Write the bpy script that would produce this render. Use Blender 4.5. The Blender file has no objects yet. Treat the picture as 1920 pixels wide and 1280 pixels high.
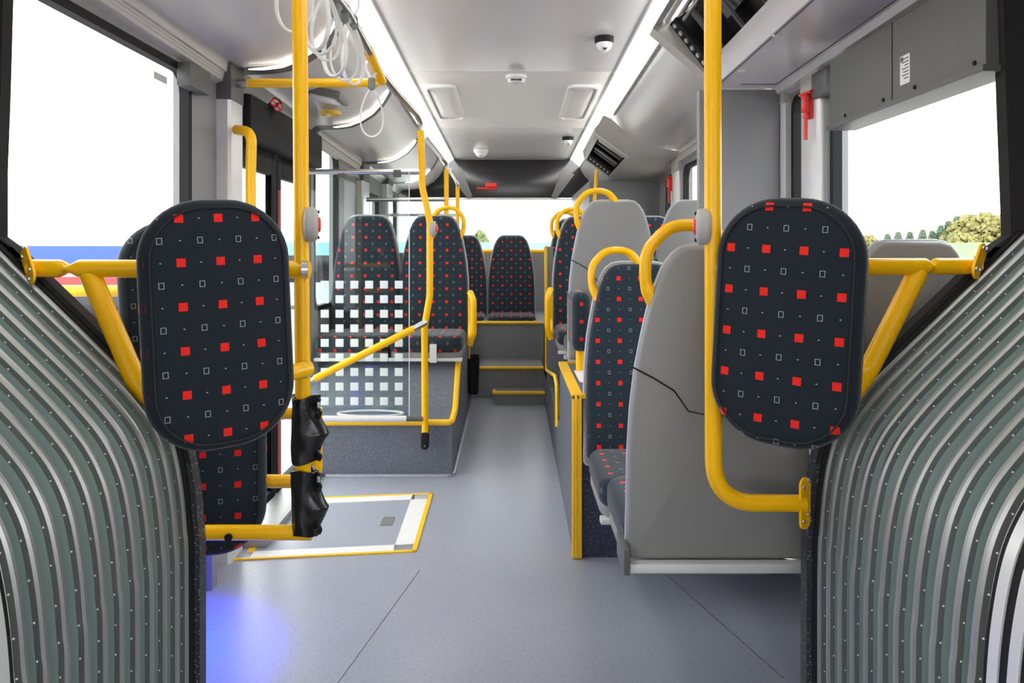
import bpy, bmesh, math, random
from mathutils import Vector, Matrix
random.seed(7)
SC = bpy.context.scene
COL = SC.collection
F, U0, V0, H = 1400.0, 960.0, 470.0, 1.25
R = math.radians

def pt(u, v, Y):
    return Vector(((u-U0)*Y/F, Y, H+(V0-v)*Y/F))
def floor_z(Y):
    return H-1.315+.025*Y
def cE(e, Y):                      # height of a roof line (given at Y=3.18), the roof falls to the rear
    return H+e-.0267*(Y-3.18)

# ------------------------------------------------------------------ materials
class NT:
    def __init__(s, name):
        s.mat = bpy.data.materials.new(name); s.mat.use_nodes = True
        s.t = s.mat.node_tree; s.b = s.t.nodes['Principled BSDF']; s.out = s.t.nodes['Material Output']
    def n(s, typ, **kw):
        nd = s.t.nodes.new(typ)
        for k, v in kw.items(): setattr(nd, k, v)
        return nd
    def l(s, a, b): s.t.links.new(a, b)
    def m(s, op, a, b=0.0, c=None):
        nd = s.n('ShaderNodeMath', operation=op)
        for i, x in enumerate((a, b) if c is None else (a, b, c)):
            if hasattr(x, 'is_output'): s.l(x, nd.inputs[i])
            else: nd.inputs[i].default_value = x
        return nd.outputs[0]
    def mix(s, f, a, b):
        nd = s.n('ShaderNodeMix', data_type='RGBA')
        for i, x in ((0, f), (6, a), (7, b)):
            if hasattr(x, 'is_output'): s.l(x, nd.inputs[i])
            else: nd.inputs[i].default_value = x if i == 0 else (*x, 1)
        return nd.outputs[2]
    def lt(s, a, b): return s.m('LESS_THAN', a, b)
    def gt(s, a, b): return s.m('GREATER_THAN', a, b)
    def noise(s, scale, detail=2, co=None):
        nd = s.n('ShaderNodeTexNoise'); nd.inputs['Scale'].default_value = scale; nd.inputs['Detail'].default_value = detail
        if co is None:
            co = s.n('ShaderNodeTexCoord').outputs['Object']
        s.l(co, nd.inputs['Vector'])
        return nd.outputs['Fac']
    def bump(s, h, strength=.2, dist=.002):
        nd = s.n('ShaderNodeBump'); nd.inputs['Strength'].default_value = strength; nd.inputs['Distance'].default_value = dist
        s.l(h, nd.inputs['Height']); s.l(nd.outputs[0], s.b.inputs['Normal'])

def plain(name, col, rough=.5, metal=0, coat=0, var=.06, nscale=12, grain=0, spec=.5):
    k = NT(name)
    f = k.noise(nscale, 3)
    a = tuple(c*(1-var) for c in col); b = tuple(min(1, c*(1+var)) for c in col)
    k.l(k.mix(f, a, b), k.b.inputs['Base Color'])
    k.b.inputs['Roughness'].default_value = rough; k.b.inputs['Metallic'].default_value = metal
    k.b.inputs['Coat Weight'].default_value = coat; k.b.inputs['Coat Roughness'].default_value = .08
    k.b.inputs['Specular IOR Level'].default_value = spec
    if grain:
        k.bump(k.noise(grain, 2), .25, .0006)
    return k.mat

def emit(name, col, s):
    k = NT(name)
    k.b.inputs['Base Color'].default_value = (*col, 1)
    f = k.noise(6)
    k.l(k.mix(f, tuple(c*.97 for c in col), col), k.b.inputs['Emission Color'])
    k.b.inputs['Emission Strength'].default_value = s
    return k.mat

def fabric(name, fx=0.0, fz=0.0, p=.0864, pv=.083, sq=.0083, flat=False, k_=1.0):
    k = NT(name)
    tc = k.n('ShaderNodeTexCoord')
    so = k.n('ShaderNodeSeparateXYZ'); k.l(tc.outputs['Object'], so.inputs[0])
    sn = k.n('ShaderNodeSeparateXYZ'); k.l(tc.outputs['Normal'], sn.inputs[0])
    x, y, z = so.outputs
    ax = k.gt(k.m('ABSOLUTE', sn.outputs[0]), .72); az = k.gt(k.m('ABSOLUTE', sn.outputs[2]), 2 if flat else .72)
    u = k.m('ADD', x, k.m('MULTIPLY', ax, k.m('SUBTRACT', y, x)))
    v = k.m('ADD', z, k.m('MULTIPLY', az, k.m('SUBTRACT', y, z)))
    su = k.m('MULTIPLY_ADD', u, 1/p, fx); sv = k.m('MULTIPLY_ADD', v, 1/pv, fz)
    gu, gv = sq/p, sq/pv
    def cell(s, off):
        t = k.m('ADD', s, off)
        return k.m('ABSOLUTE', k.m('SUBTRACT', t, k.m('ROUND', t)))
    cu, cv, hu, hv = cell(su, 0), cell(sv, 0), cell(su, .5), cell(sv, .5)
    A = lambda a, b: k.m('MULTIPLY', a, b)
    red = A(k.lt(cu, gu), k.lt(cv, gv))
    ol = A(A(k.lt(hu, gu*.62), k.lt(hv, gv*.76)), k.m('SUBTRACT', 1.0, A(k.lt(hu, gu*.48), k.lt(hv, gv*.63))))
    dot = k.m('MAXIMUM', A(k.lt(hu, gu*.2), k.lt(cv, gv*.12)), A(k.lt(cu, gu*.2), k.lt(hv, gv*.12)))
    w = k.m('MAXIMUM', ol, dot)
    wv = k.n('ShaderNodeTexWave'); wv.inputs['Scale'].default_value = 160; wv.inputs['Distortion'].default_value = 3
    k.l(tc.outputs['Object'], wv.inputs['Vector'])
    nz = k.noise(500, 2, tc.outputs['Object'])
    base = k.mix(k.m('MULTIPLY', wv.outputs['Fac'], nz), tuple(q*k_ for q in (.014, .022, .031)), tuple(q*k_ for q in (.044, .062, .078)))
    c = k.mix(w, base, (.42, .45, .47)); c = k.mix(red, c, (.80, .022, .015))
    k.l(c, k.b.inputs['Base Color'])
    k.b.inputs['Roughness'].default_value = .9; k.b.inputs['Specular IOR Level'].default_value = .2
    k.b.inputs['Sheen Weight'].default_value = .25; k.b.inputs['Sheen Roughness'].default_value = .4
    k.bump(nz, .3, .001)
    return k.mat

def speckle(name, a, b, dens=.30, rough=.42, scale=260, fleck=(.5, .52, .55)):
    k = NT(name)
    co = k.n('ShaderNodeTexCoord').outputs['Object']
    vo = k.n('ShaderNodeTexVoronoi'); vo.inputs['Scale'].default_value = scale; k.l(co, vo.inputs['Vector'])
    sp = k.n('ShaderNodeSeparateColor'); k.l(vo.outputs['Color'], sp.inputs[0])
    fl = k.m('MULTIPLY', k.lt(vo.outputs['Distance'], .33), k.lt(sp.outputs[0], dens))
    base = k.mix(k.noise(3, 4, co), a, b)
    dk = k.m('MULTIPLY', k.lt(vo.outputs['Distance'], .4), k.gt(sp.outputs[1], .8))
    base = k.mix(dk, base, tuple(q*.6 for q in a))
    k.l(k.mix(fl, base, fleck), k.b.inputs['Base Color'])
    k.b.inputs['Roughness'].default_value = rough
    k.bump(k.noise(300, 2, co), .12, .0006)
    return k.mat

def glass(name, tint=(.97, .985, .98), squares=False):
    k = NT(name); k.t.nodes.remove(k.b)
    tr = k.n('ShaderNodeBsdfTransparent'); tr.inputs[0].default_value = (*tint, 1)
    gl = k.n('ShaderNodeBsdfGlossy'); gl.inputs['Roughness'].default_value = .03
    fr = k.n('ShaderNodeLayerWeight'); fr.inputs[0].default_value = .5
    fac = k.m('MULTIPLY_ADD', k.m('POWER', fr.outputs['Facing'], 5.0), .35, .025)
    mx = k.n('ShaderNodeMixShader'); k.l(fac, mx.inputs[0]); k.l(tr.outputs[0], mx.inputs[1]); k.l(gl.outputs[0], mx.inputs[2])
    sh = mx.outputs[0]
    if squares:
        # frosted squares of the privacy film, 6 columns by 9 rows
        x0, z0, px, pz, half = squares
        so = k.n('ShaderNodeSeparateXYZ'); k.l(k.n('ShaderNodeTexCoord').outputs['Object'], so.inputs[0])
        su = k.m('DIVIDE', k.m('SUBTRACT', so.outputs[0], x0), px); sv = k.m('DIVIDE', k.m('SUBTRACT', z0, so.outputs[2]), pz)
        cu = k.m('ABSOLUTE', k.m('SUBTRACT', su, k.m('ROUND', su))); cv = k.m('ABSOLUTE', k.m('SUBTRACT', sv, k.m('ROUND', sv)))
        msk = k.m('MULTIPLY', k.lt(cu, half/px), k.lt(cv, half/pz))
        for a in (k.gt(su, -.5), k.lt(su, 5.5), k.gt(sv, -.5), k.lt(sv, 8.5)): msk = k.m('MULTIPLY', msk, a)
        df = k.n('ShaderNodeBsdfDiffuse'); df.inputs[0].default_value = (.86, .92, .91, 1)
        tl = k.n('ShaderNodeBsdfTranslucent'); tl.inputs[0].default_value = (.86, .92, .91, 1)
        ad = k.n('ShaderNodeMixShader'); ad.inputs[0].default_value = .4; k.l(df.outputs[0], ad.inputs[1]); k.l(tl.outputs[0], ad.inputs[2])
        m2 = k.n('ShaderNodeMixShader'); k.l(msk, m2.inputs[0]); k.l(sh, m2.inputs[1]); k.l(ad.outputs[0], m2.inputs[2]); sh = m2.outputs[0]
    k.l(sh, k.out.inputs['Surface'])
    return k.mat

M = dict(
    yellow=plain('yellow_paint', (1.0, .52, .0), .30, var=.01, nscale=4, spec=.4),
    yellow_strip=plain('yellow_edging', (1.0, .56, .01), .45, var=.05),
    chrome=plain('brushed_steel', (.62, .61, .58), .28, 1),
    alu=plain('anodised_aluminium', (.40, .41, .39), .42, .85, var=.04),
    silver=plain('silver_post', (.72, .72, .70), .35, .25),
    shell=plain('grey_seat_plastic', (.265, .262, .252), .45, grain=900),
    rim=plain('pale_seat_rim', (.50, .51, .56), .4),
    duct=plain('satin_roof_panel', (.64, .63, .61), .30, .22, var=.03, nscale=3),
    roof=plain('roof_panel', (.72, .705, .685), .24, .15, var=.03, nscale=3),
    cream=plain('cream_roof_panel', (.80, .765, .73), .4, var=.02, nscale=3),
    lip=plain('beige_trim', (.48, .46, .42), .42, var=.03),
    dgrey=plain('dark_grey_plastic', (.10, .10, .098), .45),
    mgrey=plain('mid_grey_laminate', (.235, .235, .24), .5, nscale=4),
    lgrey=plain('light_grey_lining', (.42, .42, .42), .5),
    boxgrey=plain('olive_grey_sheet', (.105, .108, .096), .5, var=.04),
    black=plain('black_rubber', (.010, .010, .011), .65, spec=.25),
    gloss_black=plain('black_glossy_panel', (.012, .012, .014), .15),
    leather=plain('black_leatherette', (.009, .009, .010), .26, var=.2, nscale=40),
    felt=plain('dark_felt', (.035, .034, .033), .95, var=.5, nscale=300, grain=500, spec=.1),
    bellow=plain('grey_green_bellows_fabric', (.20, .27, .25), .5, var=.10, nscale=5),
    white=plain('white_plastic', (.8, .8, .78), .4),
    btn=plain('grey_button_housing', (.42, .40, .375), .45),
    red=plain('red_plastic', (.80, .035, .03), .35),
    clamp=plain('grey_strap_clamp', (.17, .18, .175), .5),
    strap=plain('pale_grey_strap', (.74, .73, .71), .4),
    floor=speckle('speckled_floor', (.31, .335, .395), (.36, .385, .445), .35, .30, fleck=(.42, .45, .50)),
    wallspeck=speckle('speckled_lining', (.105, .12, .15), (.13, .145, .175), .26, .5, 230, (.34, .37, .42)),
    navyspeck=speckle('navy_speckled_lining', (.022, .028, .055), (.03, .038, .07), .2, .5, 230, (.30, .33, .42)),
    darkspeck=speckle('dark_speckled_lining', (.028, .03, .036), (.035, .038, .045), .22, .5, 230, (.42, .44, .48)),
    rearspeck=speckle('grey_speckled_lining', (.20, .21, .215), (.24, .25, .255), .25, .5, 200, (.28, .30, .31)),
    tube_light=emit('roof_light_lens', (1, .985, .96), 4.5),
    led=emit('warm_led_strip', (1, .96, .86), 1.3),  # gleam of the glossy duct edges given as emission
    blueled=emit('blue_led', (.05, .12, 1), 8),
    glass=glass('window_glass'),
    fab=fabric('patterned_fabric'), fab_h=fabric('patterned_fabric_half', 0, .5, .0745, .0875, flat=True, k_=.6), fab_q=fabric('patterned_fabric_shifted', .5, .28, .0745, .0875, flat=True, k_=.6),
)

# ------------------------------------------------------------------ mesh builder
class MB:
    def __init__(s): s.bm = bmesh.new(); s.mi = 0
    def face(s, vs):
        try:
            f = s.bm.faces.new(vs); f.material_index = s.mi; f.smooth = True; return f
        except ValueError: return None
    def v(s, p): return s.bm.verts.new(p)
    def box(s, x0, x1, y0, y1, z0, z1, bev=0.0, mat=None):
        b = bmesh.new()
        bmesh.ops.create_cube(b, size=1)
        for q in b.verts:
            q.co = Vector(((x0+x1)/2+q.co.x*abs(x1-x0), (y0+y1)/2+q.co.y*abs(y1-y0), (z0+z1)/2+q.co.z*abs(z1-z0)))
        if bev:
            bmesh.ops.bevel(b, geom=b.edges[:], offset=bev, segments=2, affect='EDGES', profile=.7)
        s.join(b, mat); return s
    def join(s, b, mat=None):
        mp = {}
        for q in b.verts: mp[q] = s.v(mat @ q.co if mat else q.co)
        for f in b.faces: s.face([mp[q] for q in f.verts])
        b.free(); return s
    def loft(s, rings, closed=True, cap0=True, cap1=True):
        vr = [[s.v(p) for p in r] for r in rings]
        n = len(vr[0])
        for a, b in zip(vr, vr[1:]):
            for i in range(n if closed else n-1):
                j = (i+1) % n
                s.face([a[i], a[j], b[j], b[i]])
        if closed and cap0: s.face(vr[0][::-1])
        if closed and cap1: s.face(vr[-1])
        return s
    def tube(s, pts, r, fillet=0.0, seg=14, cap=True, closed=False, steps=7, sx=1.0):
        P = [Vector(p) for p in pts]
        if fillet and len(P) > 2: P = fil(P, fillet, steps)
        rad = r if callable(r) else (lambda t: r)
        n = len(P); rings = []
        T = []
        for i in range(n):
            a = P[(i-1) % n] if closed or i > 0 else P[i]; b = P[(i+1) % n] if closed or i < n-1 else P[i]
            T.append((b-a).normalized())
        up = Vector((0, 0, 1)) if abs(T[0].z) < .9 else Vector((0, 1, 0))
        nrm = (up-T[0]*up.dot(T[0])).normalized()
        for i in range(n):
            if i: nrm = (nrm-T[i]*nrm.dot(T[i])).normalized()
            bi = T[i].cross(nrm); rr = rad(i/(n-1))
            rings.append([P[i]+(nrm*math.cos(a)+bi*math.sin(a)*sx)*rr for a in [2*math.pi*k/seg for k in range(seg)]])
        if closed: rings.append(rings[0]); return s.loft(rings, True, False, False)
        return s.loft(rings, True, cap, cap)
    def prism(s, poly, axis, a0, a1):
        def mk(p, a):
            return {'x': (a, p[0], p[1]), 'y': (p[0], a, p[1]), 'z': (p[0], p[1], a)}[axis]
        return s.loft([[mk(p, a0) for p in poly], [mk(p, a1) for p in poly]])
    def slab(s, out, y0, y1, r, crown=0.0, crown_b=0.0, axes='xyz', seg=4):
        # rounded cushion: outline in (a, c), thickness along b from y0 (front) to y1 (back)
        O = [Vector(p) for p in out]; n = len(O)
        ctr = sum(O, Vector((0, 0)))/n
        N = []
        for i in range(n):
            e1 = (O[i]-O[i-1]); e2 = (O[(i+1) % n]-O[i])
            t = (e1.normalized()+e2.normalized()); nn = Vector((t.y, -t.x)).normalized()
            if nn.dot(O[i]-ctr) < 0: nn = -nn
            N.append(nn)
        def ring(ins, y): return [(O[i]-N[i]*ins, y) for i in range(n)]
        rr = []
        for sc in (.25, .6, .88):
            rr.append([(ctr+((O[i]-N[i]*r)-ctr)*sc, y1+crown_b*(1-sc*sc)) for i in range(n)])
        for k in range(seg+1):
            a = math.pi/2*k/seg; rr.append(ring(r*(1-math.sin(a)), y1-r+r*math.cos(a)))
        for k in range(seg+1):
            a = math.pi/2*k/seg; rr.append(ring(r*(1-math.cos(a)), y0+r-r*math.sin(a)))
        for sc in (.88, .6, .25):
            rr.append([(ctr+((O[i]-N[i]*r)-ctr)*sc, y0-crown*(1-sc*sc)) for i in range(n)])
        mp = {'x': 0, 'y': 1, 'z': 2}; ix = [mp[c] for c in axes]
        def tr(p, y):
            q = [0, 0, 0]; q[ix[0]] = p.x; q[ix[1]] = y; q[ix[2]] = p.y; return tuple(q)
        return s.loft([[tr(p, y) for p, y in r_] for r_ in rr])
    def lathe(s, prof, c=(0, 0, 0), axis='z', seg=20):
        rings = []
        for r, h in prof:
            ring = []
            for k in range(seg):
                a = 2*math.pi*k/seg; x, y = math.cos(a)*max(r, 1e-5), math.sin(a)*max(r, 1e-5)
                q = {'z': (x, y, h), 'y': (x, h, y), 'x': (h, x, y)}[axis]
                ring.append((c[0]+q[0], c[1]+q[1], c[2]+q[2]))
            rings.append(ring)
        return s.loft(rings)
    def mesh(s, name, mats, angle=35):
        bmesh.ops.remove_doubles(s.bm, verts=s.bm.verts[:], dist=1e-6)
        bmesh.ops.recalc_face_normals(s.bm, faces=s.bm.faces[:])
        me = bpy.data.meshes.new(name); s.bm.to_mesh(me); s.bm.free()
        for m in (mats if isinstance(mats, (list, tuple)) else [mats]): me.materials.append(M[m] if isinstance(m, str) else m)
        me.set_sharp_from_angle(angle=R(angle))
        return me
    def build(s, name, mats, parent=None, angle=35, loc=None, rot=None):
        return link(name, s.mesh(name, mats, angle), parent, loc, rot)

def link(name, me, parent=None, loc=None, rot=None):
    o = bpy.data.objects.new(name, me); COL.objects.link(o)
    if parent: o.parent = parent
    if loc is not None: o.location = loc
    if rot is not None: o.rotation_euler = rot
    return o
def fil(P, rad, steps=7):
    out = [P[0]]
    for i in range(1, len(P)-1):
        a, b, c = P[i-1], P[i], P[i+1]
        d1 = (a-b); d2 = (c-b); ang = d1.angle(d2)
        if ang > 3.1: out.append(b); continue
        t = min(rad/math.tan(ang/2), d1.length*.48, d2.length*.48)
        p, q = b+d1.normalized()*t, b+d2.normalized()*t
        for k in range(steps+1):
            w = k/steps; out.append(p*(1-w)**2+b*2*w*(1-w)+q*w*w)
    out.append(P[-1]); return out
def rrect(w, h, r, n=8, cx=0, cz=0):
    o = []
    for k, (sx, sz) in enumerate(((1, 1), (-1, 1), (-1, -1), (1, -1))):
        for i in range(n+1):
            a = math.pi/2*(k+i/n); o.append((cx+sx*(w/2-r)+r*math.cos(a), cz+sz*(h/2-r)+r*math.sin(a)))
    return o
def tag(o, label, cat, group=None, kind=None):
    o['label'] = label; o['category'] = cat
    if group: o['group'] = group
    if kind: o['kind'] = kind
    return o
def thing(name, label, cat, loc=(0, 0, 0), rz=0.0, group=None):
    o = bpy.data.objects.new(name, None); COL.objects.link(o); o.location = loc; o.rotation_euler = (0, 0, rz)
    o.empty_display_size = .05
    return tag(o, label, cat, group)
def struct(o):
    o['kind'] = 'structure'; return o

# ================================================================== setting
YF, YR = .9, 7.75
XW = 1.17
# floor (rises slightly to the rear)
b = MB(); b.prism([(YF-1.5, floor_z(YF-1.5)-.06), (YR, floor_z(YR)-.06), (YR, floor_z(YR)), (YF-1.5, floor_z(YF-1.5))], 'x', -1.25, 1.25)
struct(b.build('floor', 'floor'))

# centre ceiling, three panels with joint gaps
b = MB()
CY = [(-.6, 4.325, 0), (4.335, 6.035, 1), (6.045, 7.75, 0)]
for y0, y1, mi in CY:
    b.mi = mi
    b.prism([(y0, cE(1.068, y0)), (y1, cE(1.068, y1)), (y1, cE(1.068, y1)+.05), (y0, cE(1.068, y0)+.05)], 'x', -.605, .605)
b.mi = 0
b.box(-1.25, 1.25, -.6, YR+.05, 2.36, 2.42)
struct(b.build('ceiling', ['roof', 'cream']))

PROF = [(1.17, .70), (1.12, .742), (1.0, .747), (.93, .758), (.87, .782), (.80, .826), (.745, .885), (.71, .94), (.69, .985)]
def profile(sgn, Y, up=0.0):
    return [Vector((sgn*x, Y, cE(e+up, Y))) for x, e in PROF]
def duct(y0, y1, sgn, nm, mat, prof=None, n=2):
    b = MB(); rings = []
    for k in range(n+1):
        Y = y0+(y1-y0)*k/n
        lo = profile(sgn, Y); rings.append(lo+[p+Vector((0, 0, .05)) for p in lo[::-1]])
    b.loft(rings); return struct(b.build(nm, mat))
duct(1.2, 3.04, -1, 'trim_1', 'duct'); duct(3.12, 4.26, -1, 'trim_2', 'duct'); duct(4.36, 5.66, -1, 'trim_3', 'duct'); duct(5.76, YR, -1, 'trim_4', 'duct')
duct(3.30, 5.10, 1, 'trim_5', 'duct'); duct(5.95, YR, 1, 'trim_6', 'duct')
# dark arched joint bands with an edge gleam each, put in as a glowing arc
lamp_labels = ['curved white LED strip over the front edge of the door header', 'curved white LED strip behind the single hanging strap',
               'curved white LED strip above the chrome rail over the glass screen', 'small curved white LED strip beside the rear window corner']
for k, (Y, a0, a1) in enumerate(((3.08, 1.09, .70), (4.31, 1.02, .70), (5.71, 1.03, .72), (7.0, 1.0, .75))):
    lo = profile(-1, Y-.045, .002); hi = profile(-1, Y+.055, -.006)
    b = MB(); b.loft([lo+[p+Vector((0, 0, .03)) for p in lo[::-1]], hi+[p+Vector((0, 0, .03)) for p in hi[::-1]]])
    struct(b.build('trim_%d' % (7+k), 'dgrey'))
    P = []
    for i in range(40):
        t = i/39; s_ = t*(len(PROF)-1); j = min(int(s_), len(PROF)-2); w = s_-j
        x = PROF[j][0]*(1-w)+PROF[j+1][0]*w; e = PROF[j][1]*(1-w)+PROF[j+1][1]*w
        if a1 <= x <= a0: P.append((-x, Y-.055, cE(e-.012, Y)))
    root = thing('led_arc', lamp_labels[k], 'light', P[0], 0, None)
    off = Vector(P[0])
    MB().tube([Vector(p)-off for p in P], lambda t: .002+.007*math.sin(math.pi*min(1, max(0, t)))**.5, seg=8).build('diffuser', 'led', root)  # emissive tube stands in for the gleam along the cover edge

# light strips along the roof
for sgn, lab in ((-1, 'long white light strip in the roof above the hanging straps'), (1, 'long white light strip in the roof beside the open display hatches')):
    b = MB(); rings = []
    for Y in (.2, YR-.02):
        cs = [(.60, 1.066), (.612, 1.052), (.64, 1.027), (.67, 1.0), (.688, .984), (.70, .99), (.70, 1.03), (.61, 1.08)]
        rings.append([Vector((sgn*x, Y, cE(e, Y))) for x, e in cs])
    b.loft(rings)
    root = thing('roof_light_strip', lab, 'light', (0, 0, 0))
    b.build('diffuser', 'tube_light', root)
    b = MB()
    for x, e in ((.597, 1.062), (.694, .978)):
        b.tube([(sgn*x, Y, cE(e, Y)) for Y in (.2, YR-.03)], .006, seg=6)
        b.build('edge_profile', 'silver', root); b = MB()
    b.bm.free()
    # toothed air outlet below the strip
    b = MB()
    segs = [(1.3, 4.2), (4.4, 5.6), (5.8, 7.0)] if sgn < 0 else [(3.33, 5.05)]
    for (a, c) in segs:
        y = a
        while y < c:
            bb = bmesh.new(); bmesh.ops.create_cube(bb, size=1)
            for q in bb.verts: q.co = Vector((q.co.x*.018, q.co.y*.018, q.co.z*.006))
            b.join(bb, Matrix.Translation((sgn*.688, y, cE(.968, y))) @ Matrix.Rotation(sgn*R(60), 4, 'Y')); y += .034
    struct(b.build('trim_%d' % (11 if sgn < 0 else 12), 'dgrey'))

# side walls with openings
def side_wall(sgn, openings, nm, mat):
    b = MB(); y = 1.69
    x0, x1 = sgn*XW, sgn*(XW+.06)
    for (a, c, zs, zt) in openings:
        if a > y: b.box(x0, x1, y, a, -.1, 2.05)
        if zs > -.05: b.box(x0, x1, a, c, -.1, zs)
        b.box(x0, x1, a, c, zt, 2.05)
        y = c
    b.box(x0, x1, y, YR, -.1, 2.05)
    return struct(b.build(nm, mat))
LW = [(1.71, 2.71, .80, 1.90), (3.14, 4.35, -.1, 1.93), (4.42, 5.02, .90, 1.90), (6.1, 6.55, 1.0, 1.72), (7.05, 7.55, 1.0, 1.78)]
RW = [(1.71, 2.73, .80, 1.90), (2.95, 3.11, .80, 1.88), (3.32, 3.9, .85, 1.85), (4.62, 5.08, 1.0, 1.82), (5.36, 5.66, 1.0, 1.80)]
side_wall(-1, LW, 'wall_left', 'mgrey'); side_wall(1, RW, 'wall_right', 'mgrey')
def window(sgn, a, c, zs, zt, idx, rad=.07):
    root = bpy.data.objects.new('window_%d' % idx, None); COL.objects.link(root); struct(root)
    cy, cz, w, h = (a+c)/2, (zs+zt)/2, c-a, zt-zs
    root.location = (sgn*XW, cy, cz)
    rad = min(rad, w*.3)
    b = MB(); o = rrect(w+.02, h+.02, rad+.01); i = rrect(w-.035, h-.035, rad)
    rings = [[(sgn*x, p[0], p[1]) for p in q] for x, q in ((-.004, o), (-.004, i), (.03, i), (.03, o))]
    rings.append(rings[0]); b.loft(rings, True, False, False)
    b.build('gasket', 'black', root)
    b = MB(); b.loft([[(sgn*x, p[0], p[1]) for p in rrect(w-.03, h-.03, rad)] for x in (.028, .034)]); b.build('pane', 'glass', root)
for k, o in enumerate([LW[0]]+LW[2:]): window(-1, *o, k+1)
for k, o in enumerate(RW): window(1, *o, k+5)

st = MB().box(-1.196, -1.194, 2.49, 2.585, H+.575, H+.60, 0).build('window_sticker', 'silver')
tag(st, 'small printed sticker near the upper corner of the side window by the silver pillar', 'sticker')
# beige rail above the side windows, dark bracket at the window corner, pillars
def bevel_rail(sgn, y0, y1, nm):
    b = MB(); rings = []
    for Y in (y0, y1):
        rings.append([Vector((sgn*x, Y, cE(e, Y))) for x, e in ((1.172, .655), (1.145, .665), (1.137, .70), (1.128, .703), (1.122, .742), (1.172, .75))])
    b.loft(rings)
    for x, e in ((1.146, .668), (1.142, .681), (1.139, .693)):
        b.tube([(sgn*x, Y, cE(e, Y)) for Y in (y0, y1)], .003, seg=6)
    return struct(b.build(nm, 'lip', angle=25))
bevel_rail(-1, 1.4, 2.98, 'trim_13'); bevel_rail(-1, 4.36, 5.6, 'trim_14'); bevel_rail(1, 3.2, 5.9, 'trim_15')
def pillar(sgn, y0, y1, zc, nm, x=.06, cap='dgrey', mat='silver'):
    root = bpy.data.objects.new(nm, None); COL.objects.link(root); struct(root); root.location = (sgn*XW, y0, 0)
    b = MB(); s_ = -sgn
    w = y1-y0
    b.prism([(s_*-.001, 0), (s_*x*.8, 0), (s_*x, .012), (s_*x, w), (s_*-.001, w)], 'z', floor_z(y0), zc); b.build('post_cover', mat, root)
    MB().box(*sorted((s_*-.001, s_*(x+.004))), -.003, w+.003, zc, 2.0, .003).build('post_cap', cap, root)
    return root
pillar(-1, 2.955, 3.09, H+.60, 'trim_16', .055)
pillar(-1, 5.62, 5.86, H+.53, 'trim_17', .05)
pillar(-1, 6.7, 6.95, H+.60, 'trim_18', .06)
pillar(1, 2.765, 2.93, H+.60, 'trim_19', .035, 'lip', 'silver')
pillar(1, 3.13, 3.27, H+.62, 'trim_20', .03, 'lip', 'silver')
pillar(1, 5.12, 5.33, H+.55, 'trim_21', .03, 'lip', 'silver')
# dark brackets
b = MB(); b.box(-1.17, -1.12, 2.60, 2.78, H+.575, H+.66, .012); struct(b.build('trim_22', 'dgrey'))
b = MB(); b.box(1.12, 1.17, 2.66, 2.80, H+.565, H+.66, .012); struct(b.build('trim_23', 'dgrey'))

# near right flat roof panel with lip and fasteners
def lp(x, Y, e): return Vector((x, Y, cE(e, Y)))
b = MB(); rings = []
for Y in (1.2, 3.17):
    rings.append([lp(x, Y, e) for x, e in ((.852, .69), (1.10, .69), (1.115, .69), (1.125, .665), (1.172, .655), (1.172, .76), (.82, .78), (.815, .752), (.83, .735))])
b.loft(rings)
struct(b.build('trim_24', 'roof', angle=20))
b = MB()
b.tube([lp(.862, 1.2, .6885), lp(.862, 3.10, .6885)], .0025, seg=6); b.tube([lp(1.098, 1.2, .689), lp(1.098, 3.10, .689)], .0025, seg=6)
b.tube([lp(.95, 3.10, .689), lp(1.098, 3.10, .689)], .002, seg=6)
struct(b.build('trim_25', 'dgrey'))
for k, (u, v) in enumerate(((1457, 74), (1390, 134))):
    Y = .70*F/(V0-v); Y = .695*F/(V0-v)
    o = MB().lathe([(0, .0), (.014, 0), (.016, .004), (.016, .012)], (0, 0, 0)).build('panel_fastener', 'silver', loc=((u-U0)*Y/F, Y, cE(.685, Y)))
    tag(o, ['round roof panel fastener closer to the dark window box', 'round roof panel fastener close to the grey partition'][k], 'fastener')
    pass

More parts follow.
